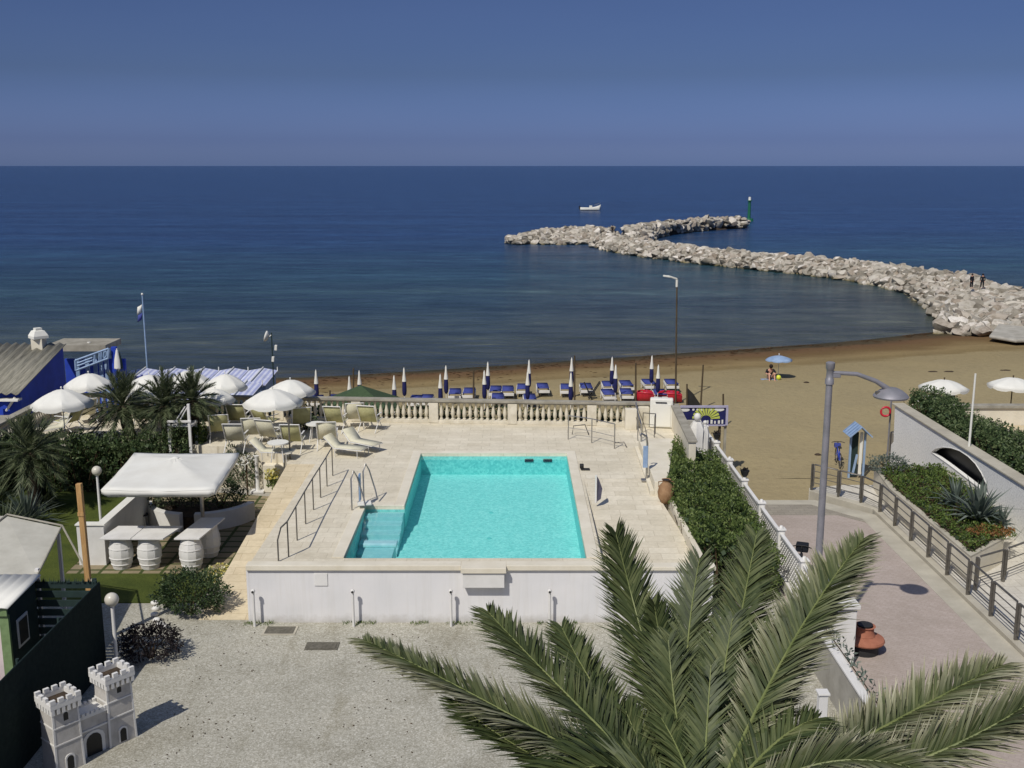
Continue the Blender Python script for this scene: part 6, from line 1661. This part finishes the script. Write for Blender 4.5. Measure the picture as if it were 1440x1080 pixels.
# right side parasols
PR2 = Rep(parasol(1.25,2.1,M['canvas'],'parasol',8,.16,.40,.03,.05,'darkwood'))
for px,py,lab in ((1328,534,'white scalloped parasol above the white wall, with stacked chairs beneath'),(1425,531,'white scalloped parasol cut by the right picture edge')):
    p = G(px,py,1.05); PR2.put((p.x,p.y,-1.05),.3,lab,'white parasols right of the hedge')
p = G(1328,534,1.05); p = Vector((p.x+.35,p.y-.3,-1))
t = thing('stacked_chairs','stack of dark and white plastic chairs under the left scalloped parasol','chairs',(p.x,p.y,-1))
for k in range(4):
    z = -1.0+.17*k
    part(t,'chair_shell',MB().box(p.x-.28,p.x+.28,p.y-.28,p.y+.24,z+.42,z+.46).obox((p.x,p.y+.27,z+.68),(.56,.04,.5),0,-.15),M['black'] if k%2 else M['canvas'],bevel=.01)
for a in (-.25,.25):
    for b in (-.25,.22): part(t,'leg',MB().cyl((p.x+a,p.y+b,-1),(p.x+a,p.y+b,-.56),.02,n=6),M['canvas'])
for k,(px,py) in enumerate(((1296,562),(1312,556),(1341,566))):
    p = G(px,py,-.2) ; t = thing('white_table',('small white table edge at the far end of the stucco hedge','white table under the left scalloped parasol','low white table in front of the stacked chairs')[k],'table',(p.x,p.y,-1),'white plastic tables by the parasols')
    part(t,'table_top',MB().obox((p.x,p.y,-.25),(.8,.6,.04)),M['canvas'],bevel=.01)
    for a in (-.35,.35):
        for b in (-.25,.25): part(t,'leg',MB().cyl((p.x+a,p.y+b,-1),(p.x+a,p.y+b,-.27),.02,n=6),M['canvas'])
# red lifebuoy stand at the tip of the stucco wall
c = Vector((16.15,44.75,1.75))
t = thing('lifebuoy','red lifebuoy hanging on a post at the far tip of the stucco wall','lifebuoy',(16.2,44.9,0))
part(t,'ring',MB().tube([(c.x-.1+.20*cos(a*pi/8),c.y-.1,c.z-.1+.20*sin(a*pi/8)) for a in range(17)],.05,7),M['red'],60)
part(t,'post',MB().cyl((16.35,44.9,-1),(16.35,44.9,2.2),.04,n=7),M['postgrey'],50); part(t,'arm',MB().box(16.1,16.8,44.86,44.92,2.2,2.27),M['red'],bevel=.01)
# seaweed and drift bits
R2 = random.Random(77)
k = 0
mb = MB()
while k < 1500:
    x = R2.uniform(-22,45); Yx = ys(x); y = Yx-abs(R2.gauss(0,1.0))*(2.4 if x<16 else .9)-.2
    z = bumpy(x,y)+.01
    if mnoise.noise(Vector((x*.25,y*.8,3))) < -.05: continue
    s = R2.uniform(.05,.2); a = R2.uniform(0,pi)
    mb.add([(x-s*2.4*cos(a)*.6,y-s*.3,z),(x+s*.5,y-s*.35,z+.02),(x+s*2.4*cos(a)*.6,y+s*.3,z),(x,y+s*.35,z+.02)],[(0,1,2,3)]); k += 1
o = solo('seaweed',mb,mat('seaweed',lin(92,66,42),lin(60,48,30),.95,5),'brown seaweed strewn along the waterline','seaweed',(0,0,0)); o['kind'] = 'stuff'
for k,(px,py) in enumerate(((1313,523),(1334,523),(1414,521),(1134,538),(1200,620),(1150,640))):
    p = GS(px,py); mb = MB(); bm = bmesh.new(); bmesh.ops.create_icosphere(bm,subdivisions=2,radius=.2)
    for v in bm.verts: v.co *= 1+.4*mnoise.noise(v.co*6+Vector((k*5,0,0)))
    mb.v = [(v.co.x*(1.8 if k<3 else .8)+p.x,v.co.y*.8+p.y,v.co.z*.35+p.z) for v in bm.verts]; mb.f = [tuple(v.index for v in f.verts) for f in bm.faces]; bm.free()
    solo('seaweed_clump',mb,M['trunk'],('left of the pair of dark seaweed clumps behind the left scalloped parasol','right of the pair of dark seaweed clumps behind the left scalloped parasol','dark seaweed clump near the right edge on the sand','small dark clump right of the blue umbrella','small clump on the sand above the roofed board','small clump on the sand left of the blue bicycle')[k],'seaweed',tuple(p),'dark clumps on the sand',60)
# ================================================================= BREAKWATER
def path(ptsN, ptsR):
    return ptsN,ptsR
def interp(P, u):
    n = len(P)-1; f = u*n; i = min(int(f),n-1); return P[i].lerp(P[i+1],f-i)
# near waterline and crest of the arms
def SG(px,py,z=SEA): return G(px,py,z)
armN = [SG(1330,463),SG(1315,440),SG(1275,412),SG(1210,396),SG(1110,384),SG(1000,373),SG(905,362),SG(850,352),SG(826,343)]
armR = [SG(1450,428,.1),SG(1445,412,.2),SG(1330,386,.1),SG(1230,373,.1),SG(1120,363,.0),SG(1010,354,.0),SG(930,343,.0),SG(880,336,.0),SG(850,330,.0)]
tipN = [SG(826,343),SG(790,344),SG(752,343),SG(716,340)]
tipR = [SG(860,322,.6),SG(810,322,.5),SG(765,326,.2),SG(722,337,-.8)]
farN = [SG(900,345),SG(935,329),SG(990,324),SG(1048,316)]
farR = [SG(880,321,.8),SG(930,315,.7),SG(985,309,.7),SG(1046,308,.3)]
protos = []
for k in range(9):
    bm = bmesh.new(); bmesh.ops.create_icosphere(bm,subdivisions=2,radius=1)
    rr_ = random.Random(100+k); pl = [Vector((rr_.gauss(0,1),rr_.gauss(0,1),rr_.gauss(0,1))).normalized() for _ in range(9)]
    for v in bm.verts:
        for n_ in pl:
            dd = v.co.dot(n_)-.62
            if dd > 0: v.co -= n_*dd
        v.co *= 1+.12*mnoise.noise(v.co*2+Vector((k*7,0,0)))
    me = bpy.data.meshes.new('boulder'); bm.to_mesh(me); bm.free(); me.materials.append(M['rock'])
    me.polygons.foreach_set('use_smooth',[True]*len(me.polygons)); me.set_sharp_from_angle(angle=radians(28)); protos.append(me)
RK = random.Random(5); rocks = []
def fill(N, Rr, n, back=5.0, s0=.38, s1=.82):
    for k in range(n):
        u = RK.random()**.8 if n > 3000 else RK.random(); u = 1-u if n > 3000 else u; v = RK.uniform(.03,1.2)
        a = interp(N,u); b = interp(Rr,u)
        if v <= 1: q = a.lerp(b,v); q.z = a.z+(b.z-a.z)*max(0,v)**.75
        else:
            d = (b-a); d.z = 0; d.normalize(); q = b+d*(v-1)*4*back*.8; q.z = b.z-(v-1)*4*(b.z-SEA)*.9
        s = RK.uniform(s0,s1)*(1 if RK.random()>.1 else 1.35)
        q = q+Vector((RK.gauss(0,.4),RK.gauss(0,.6),RK.uniform(-.35,.25)))
        rocks.append((q,s))
segl = lambda P: sum((b-a).length for a,b in zip(P,P[1:]))
shN = [SG(1322,466,-1.4),SG(1380,469,-1.3),SG(1440,468,-1.2),SG(1540,468,-1.2)]; shR = [SG(1340,440,-.6),SG(1400,432,-.3),SG(1450,428,.0),SG(1540,428,.0)]
fill(shN,shR,620,3,.4,.95)
fill(armN,armR,4200); fill(tipN,tipR,1100,3,.5,1.0); fill(farN,farR,1000,4,.6,1.1)
rocks.sort(key=lambda r: r[0].length-3.0*r[1])
# keep the large slabs first
GRP = 'boulders of the breakwater'
def rockmat4(q, s):
    return (Matrix.Translation(q)@Matrix.Rotation(RK.uniform(0,6.28),4,'Z')@Matrix.Rotation(RK.uniform(-.5,.5),4,'X')@Matrix.Rotation(RK.uniform(-.5,.5),4,'Y')@Matrix.Diagonal((s*RK.uniform(.9,1.4),s*RK.uniform(.8,1.2),s*RK.uniform(.55,.85),1)))
vis = 0
mass = MB()
for q,s in rocks:
    m4 = rockmat4(q,s); me = protos[RK.randrange(9)]
    if vis < 298 and q.x/q.y < .52:
        o = bpy.data.objects.new('boulder',me); C.objects.link(o); o.matrix_world = m4
        tag(o,'pale rough boulder in the near shoreward end of the breakwater, one of many alike','boulder',GRP); vis += 1
    else:
        mass.add([m4@v.co for v in me.vertices],[tuple(p.vertices) for p in me.polygons])
o = solo('boulder_mass',mass,M['rock'],'curved breakwater of heaped pale boulders reaching out into the sea','boulders',(0,0,0),smooth=28); o['kind'] = 'stuff'
# core under the rocks so that no water shows through
mb = MB()
def core(N,Rr):
    nn = 24; b0 = len(mb.v)
    for i in range(nn+1):
        u = i/nn; a = interp(N,u); b = interp(Rr,u); d = b-a; d.z = 0; d.normalize()
        mb.v += [tuple(a-d*.2+Vector((0,0,-.4))),tuple(a.lerp(b,.5)+Vector((0,0,-.45))),tuple(b+Vector((0,0,-.7))),tuple(b+d*5+Vector((0,0,-(b.z-SEA)-.6)))]
    for i in range(nn):
        for j in range(3): k = b0+i*4+j; mb.f.append((k,k+1,k+5,k+4))
core(armN,armR); core(tipN,tipR); core(farN,farR)
o = solo('breakwater_core',mb,M['trunk'],'dark rubble core between the boulders of the breakwater','rubble',(0,0,0)); o['kind'] = 'stuff'
# concrete slab at the shore end
p = G(1425,446,0)
t = solo('concrete_slab',MB().prism([(q.x,q.y) for q in (G(1392,458,-.2),G(1408,446,-.2),G(1440,437,-.2),G(1500,438,-.2),G(1490,462,-.2),G(1430,464,-.2))],-1.2,[-.95,-.45,-.2,-.2,-.75,-.95]),M['concrete'],'large tilted flat concrete slab at the shore end of the breakwater','slab',tuple(p),bevel=.1)
# beacon
c = G(1053,311,SEA); tz = GY(1053,277,c.y)
t = thing('harbour_beacon','slim green beacon column with a white lantern at the tip of the breakwater','beacon',(c.x,c.y,SEA))
part(t,'column',MB().cyl((c.x,c.y,SEA),(c.x,c.y,tz.z-1.0),.42,.32,10),M['metalgreen'],50); part(t,'gallery',MB().cyl((c.x,c.y,tz.z-1.0),(c.x,c.y,tz.z-.8),.6,n=12),M['metalgreen'],40)
part(t,'lantern',MB().cyl((c.x,c.y,tz.z-.8),(c.x,c.y,tz.z),.36,.3,10),M['canvas'],50); part(t,'pier_base',MB().cyl((c.x,c.y,SEA-.5),(c.x,c.y,SEA+.7),1.3,1.0,12),M['metalgreen'],40)
# boat
c = G(830,296,SEA)
t = thing('motor_boat','small white open boat with a raised bow on the open sea','boat',(c.x,c.y,SEA))
mb = MB(); secs = [(-3.1,.9,.95,1.0),(-2,1.15,.9,1.15),(0,1.25,.85,1.2),(1.6,1.0,1.1,1.3),(2.7,.45,1.5,1.55),(3.2,.05,1.85,1.9)]
for x,w_,zt_,zk in secs:
    mb.v += [(c.x+x,c.y-w_,SEA+zt_),(c.x+x,c.y-w_*.75,SEA+.25),(c.x+x,c.y,SEA-.1+(.5 if x>2.6 else 0)),(c.x+x,c.y+w_*.75,SEA+.25),(c.x+x,c.y+w_,SEA+zt_)]
for j in range(5):
    for i in range(4): k = j*5+i; mb.f.append((k,k+5,k+6,k+1))
mb.f.append((0,1,2,3,4))
q = part(t,'hull',mb,M['canvas'],40); md = q.modifiers.new('s','SOLIDIFY'); md.thickness = .06
part(t,'console',MB().box(c.x-.3,c.x+.6,c.y-.4,c.y+.4,SEA+.6,SEA+1.5),M['canvas'],bevel=.05); part(t,'outboard_motor',MB().box(c.x-3.5,c.x-3.1,c.y-.25,c.y+.25,SEA+.3,SEA+1.4),M['clothdark'],bevel=.05)
part(t,'windscreen',MB().obox((c.x+.6,c.y,SEA+1.6),(.05,.8,.35),0,0,.3),M['glassdark'])
part(t,'bow_rail',MB().tube([(c.x+1.2,c.y-.9,SEA+1.6),(c.x+2.7,c.y-.3,SEA+2.2),(c.x+3.2,c.y,SEA+2.3),(c.x+2.7,c.y+.3,SEA+2.2),(c.x+1.2,c.y+.9,SEA+1.6)],.05,5),M['steel'])
# people standing on the breakwater
def stand(s=0):
    return dict(pelvis=(0,0,.95),waist=(0,0,1.12),chest=(0,-.01,1.36),neck=(0,0,1.50),head0=(0,-.01,1.55),head=(0,-.02,1.63),top=(0,-.01,1.72),
     hipL=(.1,0,.9),kneeL=(.12,-.03,.5),ankleL=(.12,.02,.08),toeL=(.13,-.13,.04),hipR=(-.1,0,.9),kneeR=(-.13,-.08 if s else .02,.5),ankleR=(-.13,-.1 if s else .02,.08),toeR=(-.14,-.24 if s else -.12,.04),
     shoL=(.2,0,1.40),elbL=(.27,.03,1.12),wriL=(.25,-.08,.88),palmL=(.25,-.11,.80),shoR=(-.2,0,1.40),elbR=(-.28,.02,1.12),wriR=(-.24,-.1,.9),palmR=(-.23,-.13,.82))
for k,(px,py,lab,rz) in enumerate(((1366,403,'left of two small dark clothed people standing on the breakwater near the shore',.4),(1381,403,'right of two small dark clothed people standing on the breakwater near the shore',-.5),(861,327,'small dark figure standing alone on the far crest of the breakwater',.2))):
    J,E_,rad = body(stand(k%2)); z = .45 if k<2 else .35
    p = G(px,py,z)
    person('person',lab,(p.x,p.y,z-.15),rz,J,E_,rad,M['skin'],[('jacket',('pelvis','waist','chest','shoL','shoR','elbL','elbR','wriL','wriR'),.025,M['clothdark'],'chest'),('trousers',('pelvis','hipL','hipR','kneeL','kneeR','ankleL','ankleR','waist'),.032,M['clothdark'],'pelvis')],.80,'pelvis',M['hair'])
# tall neighbouring house outside the frame is left out: nothing of it shows
